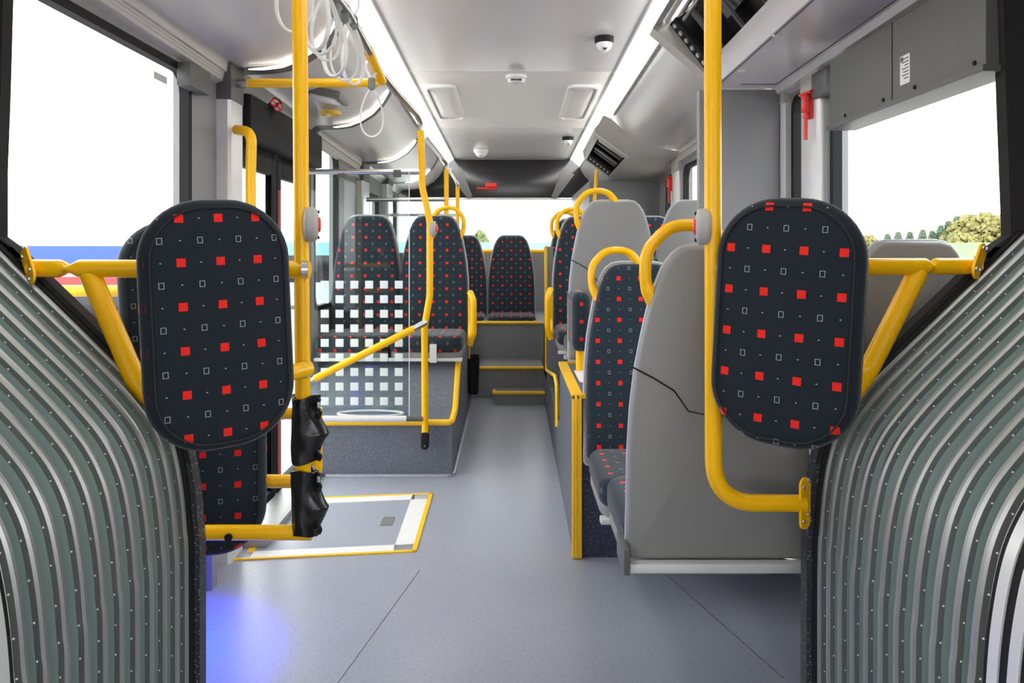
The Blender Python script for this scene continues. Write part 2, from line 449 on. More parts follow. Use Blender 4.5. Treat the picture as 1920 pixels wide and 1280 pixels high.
# ---- display / vent housings with open hatches
def hatch(name, label, corners, recess, dots, bars):
    # corners: near-inner, near-outer, far-outer, far-inner
    A, B_, C, D = [Vector(c) for c in corners]
    root = thing(name, label, 'hatch', A)
    n = (B_-A).cross(D-A).normalized()
    if n.z < 0: n = -n
    q = lambda s_, t, d=0: (A*(1-s_)*(1-t)+B_*s_*(1-t)+C*s_*t+D*(1-s_)*t)+n*d-A
    # recess walls
    b = MB(); b.loft([[q(0, 0), q(1, 0), q(1, 1), q(0, 1)], [q(0, 0, recess), q(1, 0, recess), q(1, 1, recess), q(0, 1, recess)]], True, False, True)
    b.build('recess', 'gloss_black', root)
    fr = MB()
    e0, e1 = -.10, 1.08
    f0, f1 = -.045, 1.035
    o = [q(e0, f0, .004), q(e1, f0, .004), q(e1, f1, .004), q(e0, f1, .004)]; i = [q(0, 0, -.004), q(1, 0, -.004), q(1, 1, -.004), q(0, 1, -.004)]
    i2 = [q(0, 0, .03), q(1, 0, .03), q(1, 1, .03), q(0, 1, .03)]; o2 = [q(e0, f0, .03), q(e1, f0, .03), q(e1, f1, .03), q(e0, f1, .03)]
    fr.loft([i2, i, o, o2], True, False, False); fr.build('frame', 'lip', root, 30)
    # black strip with round white lamps at the far end
    t0, t1 = dots
    b = MB(); b.loft([[q(.03, t0, .012), q(.97, t0, .012), q(.97, t1, .006), q(.03, t1, .006)], [q(.03, t0, .03), q(.97, t0, .03), q(.97, t1, .03), q(.03, t1, .03)]])
    st = b.build('lamp_strip', 'black', root)
    for k in range(6):
        c = q(.12+k*.152, (t0+t1)/2, .006); b = MB()
        t_ = (q(1, .5)-q(0, .5)).normalized(); w_ = n.cross(t_)
        rr = (B_-A).length*.042
        b.loft([[c+n*d+(t_*math.cos(a)+w_*math.sin(a))*rr*k2 for a in [2*math.pi*j/16 for j in range(16)]] for d, k2 in ((.008, 1), (-.003, 1), (-.006, .7))])
        b.build('lamp', 'lgrey', st)
    for (t, wd, d, mt, s0, s1) in bars:
        b = MB(); b.loft([[q(s0, t, d), q(s1, t, d), q(s1, t+wd, d+.01), q(s0, t+wd, d+.01)], [q(s0, t, d+.012), q(s1, t, d+.012), q(s1, t+wd, d+.022), q(s0, t+wd, d+.022)]])
        b.build('bracket', mt, root)
    return root, q
def L(x, Y, E): return (x, Y, H+E)
h1, q1 = hatch('display_hatch', 'large open roof hatch with lamp strip and wiring beside the tall yellow pole',
      (L(.672, 1.9, 1.005), L(.832, 1.9, .80), L(.825, 3.20, .765), L(.665, 3.20, .97)), .16, (.94, .995),
      [(.86, .05, .05, 'dgrey', .1, 1), (.66, .15, .10, 'boxgrey', .15, .62), (.69, .03, .07, 'dgrey', .1, 1), (.34, .26, .12, 'boxgrey', .45, .95), (.1, .22, .1, 'dgrey', .2, .9)])
b = MB(); b.tube([q1(.16, .3, .03), q1(.16, .92, .03)], .009, seg=8); b.build('rod', 'chrome', h1)
for k in range(5):
    t = .36+.045*k; b = MB(); b.tube([q1(.5, t, .112), q1(.68, t+.012, .112), q1(.86, t+.02, .112)], lambda w: .002+.007*math.sin(math.pi*w), seg=6); b.build('slot', 'gloss_black', h1)
for k in range(3):
    b = MB(); P = [q1(.06+.02*k+.025*math.sin(t*9+k), .3+.62*t, .04+.015*math.cos(t*11+k*2)) for t in [i/30 for i in range(31)]]
    b.tube(P, .004, seg=6); b.build('cable', ['dgrey', 'strap', 'lip'][k], h1)
h2, q2 = hatch('display_hatch', 'small open roof hatch with lamp strip near the rear window',
      (L(.60, 5.25, .79), L(.795, 5.25, .652), L(.762, 5.9, .588), L(.588, 5.9, .718)), .08, (.80, .98),
      [(.06, .16, .02, 'alu', .05, .95), (.30, .10, .03, 'dgrey', .05, .95), (.48, .08, .02, 'alu', .05, .95), (.62, .12, .03, 'dgrey', .05, .95)])
# housing bodies around the hatches
def body(secs, nm, mat):
    b = MB(); rings = []
    for Y, ps in secs:
        rings.append([Vector((x, Y, H+e)) for x, e in ps])
    b.loft(rings, False)
    return struct(b.build(nm, mat, angle=40))
body([(1.2, [(.617, 1.015), (.664, 1.045)]), (3.22, [(.603, .955), (.648, .985)])], 'trim_26', 'lip')
b = MB(); b.loft([[Vector(L(.603, 3.20, .955)), Vector(L(.842, 3.20, .748)), Vector(L(.845, 3.29, .745)), Vector(L(.604, 3.29, .95))],
                  [Vector(L(.64, 3.20, 1.02)), Vector(L(.88, 3.20, .79)), Vector(L(.88, 3.29, .79)), Vector(L(.64, 3.29, 1.0))]]); struct(b.build('trim_27', 'lip'))
W2 = lambda s_, t: q2(s_, t, .012)+Vector(h2.location)
S0 = [Vector(L(x, 5.03, e)) for x, e in ((.615, .915), (.66, .895), (.80, .775), (.95, .705), (1.172, .66))]
S1 = [Vector(L(.572, 5.16, .85)), W2(-.1, -.045), W2(1.08, -.045), Vector(L(.95, 5.2, .645)), Vector(L(1.172, 5.2, .64))]
SM = [a.lerp(b_, .5)+Vector((0, .02, -.012)) for a, b_ in zip(S0, S1)]
b = MB(); b.loft([S0, SM, S1], False)
E2 = [W2(1.08, 1.035), Vector(L(.95, 5.95, .555)), Vector(L(1.172, 5.95, .57))]
b.loft([S1[2:], E2], False)
K2 = [Vector(L(.566, 5.95, .80)), W2(-.1, 1.035)]
b.loft([S1[:2], K2], False)
b.loft([K2+E2, [Vector((p.x, 5.99, max(p.z, H+.62))) for p in K2+E2]], False)
struct(b.build('trim_28', 'lip', angle=50))

# partition behind the double grey shell seats, rear tower, rear wall
b = MB(); b.box(.795, 1.135, 3.17, 3.215, floor_z(3.2), cE(.685, 3.2), .006); struct(b.build('wall_partition', 'mgrey'))
b = MB(); b.box(.615, 1.17, 5.96, YR, .3, H+.56, .01); struct(b.build('wall_rear_tower', 'rearspeck'))
b = MB()
b.box(-1.2, 1.2, YR-.05, YR+.05, -.1, H-.02); b.box(-1.2, 1.2, YR-.05, YR+.05, H+.55, 2.2)
struct(b.build('wall_rear', 'mgrey'))
b = MB(); b.box(-1.17, 1.17, YR-.09, YR-.05, H+.535, H+.935, .01); struct(b.build('trim_30', 'gloss_black'))
b = MB(); b.tube([(-1.17, YR-.1, H+.532), (1.17, YR-.1, H+.532)], .012, seg=8); struct(b.build('trim_31', 'silver'))
b = MB(); b.box(-1.17, 1.17, YR, YR+.008, H-.02, H+.55); o = b.build('window_10', 'glass'); struct(o)
b = MB(); b.tube([(-1.1, YR-.12, H-.005), (.62, YR-.12, H-.005)], .02, seg=10); tag(b.build('rear_sill_rail', 'yellow'), 'yellow rail along the sill of the rear window', 'rail')
# slanted grey bars put in for the slanted reflection at the rear panel
for sgn in (-1, 1):
    b = MB(); b.loft([[Vector((sgn*x, YR-.08, H+e)) for x, e in ((.60, .94), (.70, .86), (.62, .86), (.55, .94))],
                      [Vector((sgn*x, YR-.12, H+e)) for x, e in ((.46, .54), (.42, .54), (.40, .56), (.42, .60))]]); struct(b.build('trim_%d' % (32 if sgn < 0 else 33), 'dgrey'))

# raised platforms and steps
def prof_box(poly, x0, x1, nm, mat):
    b = MB(); b.prism(poly, 'x', x0, x1); return struct(b.build(nm, mat, angle=25))
fz = floor_z
prof_box([(4.02, fz(4.02)), (4.02, .325), (4.12, .345), (4.20, .37), (4.50, .675), (6.42, .675), (6.42, .1)], -1.17, -.322, 'floor_platform_left', 'wallspeck')
prof_box([(3.9, fz(3.9)), (3.9, .34), (5.0, .34), (5.2, .675), (6.0, .675), (6.0, fz(6))], .25, 1.17, 'floor_platform_right', 'wallspeck')
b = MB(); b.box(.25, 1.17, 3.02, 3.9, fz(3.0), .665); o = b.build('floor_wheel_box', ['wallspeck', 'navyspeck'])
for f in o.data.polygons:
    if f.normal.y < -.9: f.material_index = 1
struct(o)
b = MB(); b.box(.25, .30, 5.40, 5.86, .3, H+.03, .008); struct(b.build('wall_aisle_panel', 'rearspeck'))
b = MB(); b.box(-.322, .25, 5.92, 6.42, .05, .318); b.box(-.14, .25, 5.68, 5.93, .05, H-1.085); b.box(-1.17, .62, 6.42, 7.7, .05, .628); struct(b.build('floor_rear_steps', 'rearspeck'))
# cove skirting, light line along platform foot
b = MB(); b.tube([(-1.0, 4.01, fz(4)+.004), (-.34, 4.012, fz(4)+.004), (-.316, 4.05, fz(4)+.004), (-.316, 5.6, fz(5.6)+.004)], .012, .03, seg=8); struct(b.build('baseboard_left', 'floor'))
# yellow edging strips
def strip(pts, r, nm_label, group='yellow edging strips', fillet=0, sx=1.0):
    o = MB().tube(pts, r, fillet, seg=8, sx=sx).build('edge_strip', 'yellow_strip')
    return tag(o, nm_label, 'edging strip', group)
strip([(-1.03, 4.012, .328), (-.325, 4.012, .328), (-.318, 4.14, .36), (-.318, 4.20, .385), (-.318, 4.50, .675)], .017, 'yellow edging bent up around the raised platform under the glass screen', fillet=.03)
strip([(-.318, 4.9, .66), (-.318, 5.5, .64), (-.318, 5.55, .30)], .008, 'thin yellow edging on the aisle side beside the black bin')
strip([(-.322, 6.415, .632), (.25, 6.415, .632)], .014, 'yellow edging on the topmost rear step')
strip([(-.322, 5.915, .322), (.25, 5.915, .322)], .014, 'yellow edging on the middle rear step')
strip([(-.14, 5.76, H-1.08), (-.14, 5.675, H-1.08), (.25, 5.675, H-1.08)], .014, 'yellow edging on the lowest small rear step', fillet=.01)
b = MB(); b.box(.228, .262, 3.0, 3.03, fz(3)+.002, .668); b.box(.262, .276, 3.004, 3.03, fz(3)+.002, .668); b.box(.284, .290, 3.006, 3.03, fz(3)+.002, .668)
o = MB()
for k in range(4): o.box(.243+k*.0095, .252+k*.0095, 3.002-.002*(k % 2), 3.03, fz(3)+.004, .668, .0012)
b.bm.free()
tag(o.build('edge_strip', 'yellow_strip'), 'tall ribbed yellow edging on the wheel box corner', 'edging strip', 'yellow edging strips')
o = MB(); o.prism([(.243, 3.002), (.5, 3.002), (.5, 3.03), (.285, 3.03), (.285, 3.87), (.5, 3.87), (.5, 3.9), (.243, 3.9)], 'z', .655, .672)
tag(o.build('edge_strip', 'yellow_strip'), 'yellow edging around the top of the wheel box', 'edging strip', 'yellow edging strips')
strip([(.247, 5.40, H+.035), (.247, 5.38, H-.4), (.247, 5.38, H-.86), (.247, 4.3, H-.72), (.247, 4.1, H-.74), (.247, 4.08, H-.96)], .011, 'yellow edging running down the aisle panel and along the low wall', fillet=.05)
b = MB(); b.box(.3, .46, 3.3, 3.62, .666, .672, .002); tag(b.build('instruction_plate', 'white'), 'white plate on top of the wheel box', 'plate')

# ================================================================== bellows + portal
PATH = [(.72, -1.30), (.72, -.72), (.724, -.62), (.732, -.53), (.748, -.445), (.772, -.385), (.805, -.335), (.874, -.258), (1.0, -.135), (1.14, .0), (1.185, .045)]
def smooth_path(P, n=4):
    V_ = [Vector(p) for p in P]; out = []
    for i in range(len(V_)-1):
        p0, p1, p2, p3 = V_[max(i-1, 0)], V_[i], V_[i+1], V_[min(i+2, len(V_)-1)]
        for k in range(n):
            t = k/n
            out.append(.5*((2*p1)+(p2-p0)*t+(2*p0-5*p1+4*p2-p3)*t*t+(3*p1-p0-3*p2+p3)*t**3))
    out.append(V_[-1]); return out
SP = smooth_path(PATH)
def path_normals(P):
    out = []
    for i in range(len(P)):
        t = (P[min(i+1, len(P)-1)]-P[max(i-1, 0)]).normalized(); out.append(Vector((t.y, -t.x)))
    return out
SN = path_normals(SP)
RY = [1.66, 1.612, 1.556, 1.50, 1.443, 1.386, 1.33, 1.273, 1.217, 1.162, 1.115]
def bellows(sgn, xs, label):
    root = thing('articulation_bellows', label, 'bellows', (sgn*.72, 1.66, H-1.28))
    o0 = Vector(root.location)
    def P(i, d, Y):
        p = SP[i]+SN[i]*d
        return Vector((sgn*(p.x+xs), Y, H+p.y))-o0
    n = len(SP)
    # folded fabric
    b = MB(); rings = []
    ys = []
    for k, Y in enumerate(RY):
        ys += [(Y+.006, .014), (Y-.008, .014)]
        if k < len(RY)-1: ys.append(((Y+RY[k+1])/2, .055))
    for Y, d in ys: rings.append([P(i, d, Y) for i in range(n)])
    b.loft(rings, False); b.build('fabric', 'bellow', root, 60)
    for Y in RY:
        b = MB(); rings = []
        for i in range(n):
            rings.append([P(i, d, Y+y) for d, y in ((0.004, .007), (0, .003), (0, -.004), (.004, -.008), (.015, -.008), (.015, .007))])
        b.loft(rings)
        # rivets
        b.mi = 1; acc = 0; last = SP[0]
        for i in range(1, n):
            seg = (SP[i]-last).length
            m = max(1, int(seg/.012))
            for j in range(m):
                acc += seg/m
                if acc > .052:
                    acc = 0; w = (j+1)/m
                    c = P(i-1, .0115, Y-.008)*(1-w)+P(i, .0115, Y-.008)*w
                    b.loft([[c+Vector((math.cos(a)*r_, y, math.sin(a)*r_)) for a in [2*math.pi*q/6 for q in range(6)]] for r_, y in ((.0019, 0), (.0015, -.0013), (.0006, -.0018))])
            last = SP[i]
        b.build('rib', ['alu', 'white'], root, 28)
    # middle hoop: black rubber with two silver strips
    b = MB(); b.loft([[P(i, d, y) for d, y in ((.0, 1.085), (.0, .98), (.08, .98), (.08, 1.085))] for i in range(n)]); b.build('middle_hoop', 'black', root)
    for y in (1.062, 1.02):
        b = MB(); b.loft([[P(i, d, yy) for d, yy in ((-.003, y+.011), (-.003, y-.011), (.004, y-.011), (.004, y+.011))] for i in range(n)]); b.build('silver_strip', 'silver', root)
    # the half of the folds on the front section's side of the hoop
    FY = [.95, .895, .84, .785, .73, .675, .62, .565, .51]
    b = MB(); rings = []
    for k, Y in enumerate(FY):
        rings += [[P(i, .014, Y+.007) for i in range(n)], [P(i, .014, Y-.007) for i in range(n)]]
        if k < len(FY)-1: rings.append([P(i, .055, Y-.0275) for i in range(n)])
    b.loft(rings, False); b.build('fabric', 'bellow', root, 60)
    for Y in FY:
        b = MB(); b.loft([[P(i, d, Y+y) for d, y in ((0, .004), (0, -.004), (.015, -.008), (.015, .007))] for i in range(n)]); b.build('rib', 'alu', root, 28)
    b = MB()
    for y0, y1 in ((.48, 1.685),):
        b.box(*sorted((sgn*1.175-o0.x, sgn*1.20-o0.x)), y0-o0.y, y1-o0.y, H+.0-o0.z, 2.2-o0.z)
    b.build('upper_lining', 'felt', root)
bellows(-1, 0, 'pleated grey green bellows with metal ribs, on the side of the sleeved pole')
bellows(1, -.04, 'pleated grey green bellows with metal ribs, on the side of the curved pole')

# front half of the bus behind the viewpoint: floor, roof, sides with window openings, front wall with windscreen opening
b = MB()
for sgn in (-1, 1):
    x0, x1 = sorted((sgn*1.2, sgn*1.26))
    b.box(x0, x1, -7.0, .46, -.1, .95); b.box(x0, x1, -7.0, .46, 1.9, 2.36)
    for y in (-7.0, -5.6, -4.2, -2.8, -1.4, .0): b.box(x0, x1, y, y+(.16 if y < 0 else .46), .95, 1.9)
struct(b.build('wall_front_sides', 'mgrey'))
b = MB(); b.box(-1.26, 1.26, -7.1, -7.0, -.1, 1.0); b.box(-1.26, 1.26, -7.1, -7.0, 2.0, 2.36); struct(b.build('wall_front', 'mgrey'))
b = MB(); b.box(-1.26, 1.26, -7.0, -.55, 2.33, 2.40); struct(b.build('ceiling_front', 'roof'))
b = MB(); b.box(-1.26, 1.26, -7.0, -.6, -.14, -.08); struct(b.build('floor_front', 'floor'))

# portal frames of the rear section: felt edge and speckled lower panel
def portal(sgn, xs, top_x, nm):
    b = MB(); n = len(SP)
    off = -.012
    inn = []
    for i in range(n):
        w = min(1, max(0, (-.30-SP[i].y)/.2)); p = SP[i]+SN[i]*(off*(1-w)-.013*w)
        inn.append((sgn*(p.x+xs), H+p.y))
    i1 = [q for q in inn if q[1] < H+.02 and abs(q[0]) < top_x]
    i1 += [(sgn*top_x, H+.035+.0), (sgn*(top_x-.012), H+.35), (sgn*(top_x-.03), 2.25)]
    rings = []
    for (x, z) in i1:
        rings.append([(x, 1.69, z), (x, 1.725, z), (sgn*1.26, 1.725, z+.12 if z < H else z), (sgn*1.26, 1.69, z+.12 if z < H else z)])
    b.loft(rings)
    o = b.build(nm, ['felt', 'darkspeck'], angle=40)
    for f in o.data.polygons:
        if f.center.z < H-.42: f.material_index = 1
    return struct(o)
portal(-1, 0, 1.170, 'trim_34'); portal(1, -.04, 1.130, 'trim_35')
# black rubber lip between bellows and portal
for sgn, xs, nm in ((-1, 0, 'trim_36'), (1, -.04, 'trim_37')):
    b = MB(); b.loft([[Vector((sgn*(SP[i].x+SN[i].x*d+xs), y, H+SP[i].y+SN[i].y*d)) for d, y in ((-.001, 1.69), (-.001, 1.672), (.05, 1.672), (.05, 1.69))] for i in range(len(SP))])
    struct(b.build(nm, 'black'))

# ================================================================== seats
def back_outline(top, bot, grow=0.0):
    D = [(0, .07), (.006, .10), (.02, .122), (.05, .143), (.10, .162), (.16, .178), (.22, .19), (.30, .204), (.40, .214), (.52, .219), (.66, .219)]
    pts = []
    for d, h in D:
        if top-d > bot+.03: pts.append((h+grow, top-d+(grow if d < .02 else 0)))
    pts += [(.220+grow, bot+.03), (.219+grow, bot+.012), (.213+grow, bot+.003), (.20+grow, bot)]
    return [(x, z) for x, z in pts]+[(-x, z) for x, z in pts[::-1]]
MESH = {}
def cached(key, fn):
    if key not in MESH: MESH[key] = fn()
    return MESH[key]
LEAN = -R(6)
def m_back(): b = MB(); b.slab(back_outline(.725, -.05), -.035, .035, .028, .012); return b.mesh('backrest', 'fab')
def m_shell(low):
    def f():
        b = MB(); b.slab(back_outline(.732, low, .005), .028, .062, .012, 0, .022); return b.mesh('back_shell', ['shell'])
    return f
def m_rim(low):
    def f():
        o = back_outline(.732, low, .004); b = MB(); b.tube([(x, .036, z) for x, z in o], .0055, closed=True, seg=8); return b.mesh('shell_rim', 'rim')
    return f
def m_cush():
    b = MB(); o = rrect(.435, .45, .07, 6, 0, -.205); b.slab(o, -.10, 0.0, .032, 0, .008, axes='xzy'); return b.mesh('cushion', 'fab')
def m_pan():
    b = MB(); o = rrect(.425, .43, .07, 6, 0, -.195); b.slab(o, -.135, -.085, .015, 0, 0, axes='xzy'); return b.mesh('seat_pan', 'shell')
def m_frame():
    b = MB(); b.box(-.215, .215, -.41, -.37, -.15, -.13, .004); b.box(-.20, .20, -.05, -.01, -.15, -.13, .004)
    b.box(-.19, -.16, -.40, -.01, -.15, -.13); b.box(.16, .19, -.40, -.01, -.15, -.13); return b.mesh('seat_frame', 'silver')
def m_handle(s_):
    def f():
        b = MB()
        P = [(s_*.160, .03, .585), (s_*.188, .035, .64), (s_*.188, .03, .72), (s_*.13, .03, .785), (s_*.03, .035, .785), (s_*-.02, .045, .71)]
        b.tube(P, lambda t: .0150+.005*max(0, 1-t*7)+.004*max(0, t*5-4), .085, seg=12); return b.mesh('grab_handle', 'yellow', 50)
    return f
def m_side(s_):
    def f():
        b = MB()
        P = [(s_*.25, -.28, -.07), (s_*.275, -.30, .0), (s_*.275, -.30, .20), (s_*.25, -.24, .245), (s_*.25, -.12, .22), (s_*.25, -.10, .03), (s_*.25, -.18, -.05)]
        b.tube(P, .015, .05, seg=10, sx=1.3); return b.mesh('side_handle', 'yellow', 50)
    return f
def seat(label, loc, rz, handle=0, side=0, low=-.08, mat=None, seam=False, group=None):
    root = thing('bus_seat', label, 'seat', loc, rz, group)
    bk = link('backrest', cached('back', m_back), root, (0, .04, 0), (LEAN, 0, 0))
    sh = link('back_shell', cached('shell%s' % low, m_shell(low)), root, (0, .04, 0), (LEAN, 0, 0))
    link('shell_rim', cached('rim%s' % low, m_rim(low)), sh)
    link('cushion', cached('cush', m_cush), root)
    link('seat_pan', cached('pan', m_pan), root)
    if low != -.055: link('seat_frame', cached('frame', m_frame), root)
    if handle: link('grab_handle', cached('handle%d' % handle, m_handle(handle)), root, (0, .04, 0), (LEAN, 0, 0))
    if side: link('side_handle', cached('side%d' % side, m_side(side)), root)
    if seam:
        def f():
            b = MB()
            def y(x, z): return .0835-.022*min(1, (x/.21)**2)-.002
            P = [(-.22, .062, .44), (-.17, .07, .415), (-.12, .076, .385), (-.085, .079, .335), (-.03, .083, .325), (.03, .083, .325), (.085, .079, .335), (.12, .076, .385), (.17, .07, .415), (.22, .062, .44)]
            b.tube(P, .0022, seg=6); return b.mesh('seam', 'black')
        link('seam', cached('seam', f), sh)
    return root
# pair of grey shells seen from behind (facing the rear)
zb = H-.715
s1 = seat('grey seat back close behind the tall curved yellow pole, its shell seen from behind', ((1347-U0)*1.86/F, 1.97, zb), math.pi, handle=1, low=-.055, seam=True)
s2 = seat('grey seat back half hidden behind the patterned pad and the diagonal strut', ((1347-U0)*1.86/F+.455, 1.97, zb+.01), math.pi, low=-.055, seam=True); s2.scale.x = .84
# fabric pair facing the camera
seat('low patterned seat in front of the wheel box, facing the grey shell', (.515, 2.93, H-.775), 0, handle=-1)
seat('low patterned seat by the window, facing the half hidden grey shell', (.94, 2.93, H-.775), 0)
# raised pair facing the rear
sh2 = seat('raised grey seat back carrying a red stop button', (.515, 3.93, H-.475), math.pi, handle=1, low=-.08, seam=True)
seat('raised grey seat back beside the window with red hammer, partly behind the partition', (.94, 3.93, H-.475), math.pi, low=-.08, seam=True)
# raised seats facing the camera
seat('raised patterned aisle seat just behind the grey shell with stop button', (.50, 5.03, H-.49), 0, handle=-1, side=-1)
seat('raised patterned window seat seen between two grey shells', (.94, 5.03, H-.49), 0)
seat('raised patterned aisle seat behind another, against the speckled tower', (.50, 5.75, H-.475), 0, handle=-1)
# pair behind the glass screen
seat('raised patterned aisle seat beside the glass screen', (-.505, 4.76, H-.495), 0, handle=1, side=1)
seat('raised patterned window seat seen through the glass screen', (-.942, 4.76, H-.495), 0)
# rear bench
seat('patterned rear bench seat on the centre line, above the yellow stepped edging', (-.005, 7.05, H-.58), 0)
seat('patterned rear bench seat partly hidden by the seats behind the glass screen', (-.465, 7.05, H-.58), 0)
# rail and brace carrying the front shells
r = thing('seat_carrier_rail', 'pale metal rail carrying the two front grey seats', 'rail', (.285, 1.87, H-.79))
MB().box(0, .92, -.03, .0, -.005, .017, .002).build('front_beam', 'silver', r)
MB().tube([(.42, .1, -.02), (.92, -.08, -.08)], .012, seg=8, sx=2.0).build('brace', 'chrome', r)
MB().box(-.012, .004, -.05, .08, -.002, .06, .004).build('end_plate', 'dgrey', r)

# hip pad on its post
r = thing('hip_pad', 'small upright patterned pad on a short yellow post above the wheel box', 'pad', (.33, 3.62, .665))
MB().tube([(0, .0, 0), (.0, 0, .13)], .021, seg=14).build('post', 'yellow', r)
b = MB(); b.slab(rrect(.40, .285, .05, 6, .12, .245), -.042, .042, .03, 0, 0, axes='yxz'); b.build('cushion', 'fab', r)
MB().box(.02, .04, -.05, .30, .12, .36, .01).build('back_plate', 'dgrey', r)

# ================================================================== front lean pads and their frames
def lean_pad(label, u, v, Y, yaw, roll, fab_m, w=.325, h=.515, name='lean_pad'):
    root = thing(name, label, 'pad', pt(u, v, Y)); root.rotation_euler = Matrix.Rotation(yaw, 3, 'Z').to_euler()
    b = MB(); b.slab(rrect(w, h, .125, 10), -.035, .03, .028, .008, 0); cu = b.build('cushion', fab_m, root, rot=(0, roll, 0))
    b = MB(); o = rrect(w-.035, h-.035, .108, 10); b.tube([(x, -.0352, z) for x, z in o], .0022, closed=True, seg=6); b.build('piping', 'felt', cu)
    b = MB(); b.slab(rrect(w-.01, h-.01, .12, 8), .026, .044, .006); b.build('back_plate', 'black', root, rot=(0, roll, 0))
    return root
lean_pad('patterned upright pad in front of another pad, tied to the pole with black sleeves', 410, 607, 1.55, R(35), -R(2.5), 'fab_h', .298)
lean_pad('patterned upright pad beside the tall curved yellow pole', 1474, 604, 1.55, -R(35), R(3.0), 'fab_q', .298)
lean_pad('patterned upright pad mostly hidden behind the front one', 352, 594, 1.99, R(30), -R(2.5), 'fab', name='lean_pad')
lean_pad('dark patterned pad low behind the front one, above the floor rail', 386, 845, 1.99, R(12), 0, 'fab', .31, .55, name='lean_pad')

def flange(root, c, nrm, L_=.16, w=.04, name='flange'):
    # oval mounting plate with four screws
    b = MB(); b.slab(rrect(w, L_, w*.49, 8), -.003, .003, .001)
    o = b.build(name, 'yellow', root, loc=c, rot=nrm)
    for sx in (-.009, .009):
        for sz in (-L_*.33, L_*.33, ):
            for mir in (-.004, .004):
                if mir*sz > 0 and abs(sx) > 0:
                    MB().lathe([(.0, -.006), (.004, -.006), (.005, -.003), (.005, .0)], (sx, 0, sz+(.012 if sx > 0 else 0)), 'y', 10).build('screw', 'chrome', o)
PR = .0178
# sleeved pole side
r = thing('grab_frame', 'yellow pole wearing two black sleeves, with beam and strut to the bellows', 'grab frame', pt(569, 985, 1.75))
o0 = Vector(r.location)
A = lambda *p: Vector(p)-o0
top = Vector((pt(563, 0, 1.75).x-.004, 1.75, 2.2)); bot = pt(569.5, 988, 1.75)
MB().tube([top-o0, bot-o0], PR, seg=18).build('pole', 'yellow', r)
MB().tube([pt(350, 998, 1.74)-o0, pt(585, 998, 1.75)-o0], .0175, seg=14).build('foot_bar', 'yellow', r)
hole = pt(432, 1004, 1.73)-o0
MB().lathe([(0, -.001), (.009, -.001), (.009, .004), (0, .004)], hole+Vector((0, -.0135, 0)), 'y', 14).build('plug', 'black', r)
e0, e1 = pt(58, 503, 1.68), pt(580, 505, 1.75)
def beam(P, pinch, rad=.0205):
    # round tube squeezed flat at one place
    b = MB(); n = 60; rings = []
    P0, P1 = P
    for i in range(n+1):
        t = i/n; c = P0.lerp(P1, t)
        k = math.exp(-((t-pinch)/.018)**2)
        rings.append([Vector((c.x, c.y+math.cos(a)*rad*(1+.1*k), c.z+math.sin(a)*rad*(1-.72*k))) for a in [2*math.pi*q/16 for q in range(16)]])
    b.loft(rings); return b
beam((e0-o0, e1-o0), .135).build('beam', 'yellow', r, 60)
MB().tube([pt(165, 505, 1.70)-o0, pt(255, 715, 1.66)-o0, pt(300, 765, 1.66)-o0], .0225, .05, seg=16).build('strut', 'yellow', r)
MB().tube([pt(470, 720, 1.62)-o0, pt(520, 705, 1.66)-o0, pt(578, 690, 1.745)-o0], .019, .05, seg=14).build('lower_arm', 'yellow', r)
for v in (505, 691):
    c = pt(575, v, 1.742)-o0
    MB().tube([c+Vector((-.012, -.004, 0)), c+Vector((.002, .0, 0))], .022, seg=16).build('clamp_ring', 'chrome', r)
flange(r, pt(53, 497, 1.665)-o0, (0, -R(43), -R(40)), .10, .040)
# curved pole side
r = thing('grab_frame', 'tall yellow pole curving at its foot to a plate on the wall', 'grab frame', pt(1509, 943, 1.65))
o0 = Vector(r.location)
MB().tube([Vector((pt(1335.5, 0, 1.65).x, 1.65, 2.2))-o0, pt(1338, 943, 1.65)-o0, pt(1508, 943, 1.665)-o0], .0188, .13, seg=18, steps=12).build('pole', 'yellow', r)
flange(r, pt(1509, 943, 1.66)-o0, (0, 0, R(35)), .115, .036)
beam((pt(1590, 500, 1.62)-o0, pt(1835, 499, 1.69)-o0), .62, .0185).build('beam', 'yellow', r, 60)
MB().tube([pt(1722, 508, 1.66)-o0, pt(1625, 700, 1.64)-o0, pt(1590, 745, 1.60)-o0], .0215, .06, seg=16).build('strut', 'yellow', r)
for v in (502, 722):
    MB().tube([pt(1338, v, 1.65)-o0, pt(1420, v, 1.62)-o0], .0185, seg=14).build('stub_arm', 'yellow', r)
flange(r, pt(1836, 489, 1.665)-o0, (0, R(43), R(40)), .095, .038)
# rear frame behind the pads
r = thing('pad_frame', 'yellow tube frame behind the two stacked pads', 'frame', pt(495, 902, 2.05)); o0 = Vector(r.location)
MB().tube([pt(420, 902, 2.05)-o0, pt(592, 902, 2.08)-o0, pt(592, 765, 2.08)-o0], .0185, .04, seg=14).build('lower_tube', 'yellow', r)
MB().tube([pt(560, 775, 2.06)-o0, pt(440, 775, 2.06)-o0], .016, seg=12).build('middle_tube', 'yellow', r)
MB().tube([pt(60, 640, 2.10)-o0, pt(75, 545, 2.10)-o0, pt(330, 545, 2.10)-o0], .0165, .05, seg=14).build('upper_tube', 'yellow', r)
MB().tube([pt(180, 685, 2.06)-o0, pt(330, 685, 2.06)-o0], .0165, seg=12).build('cross_tube', 'yellow', r)

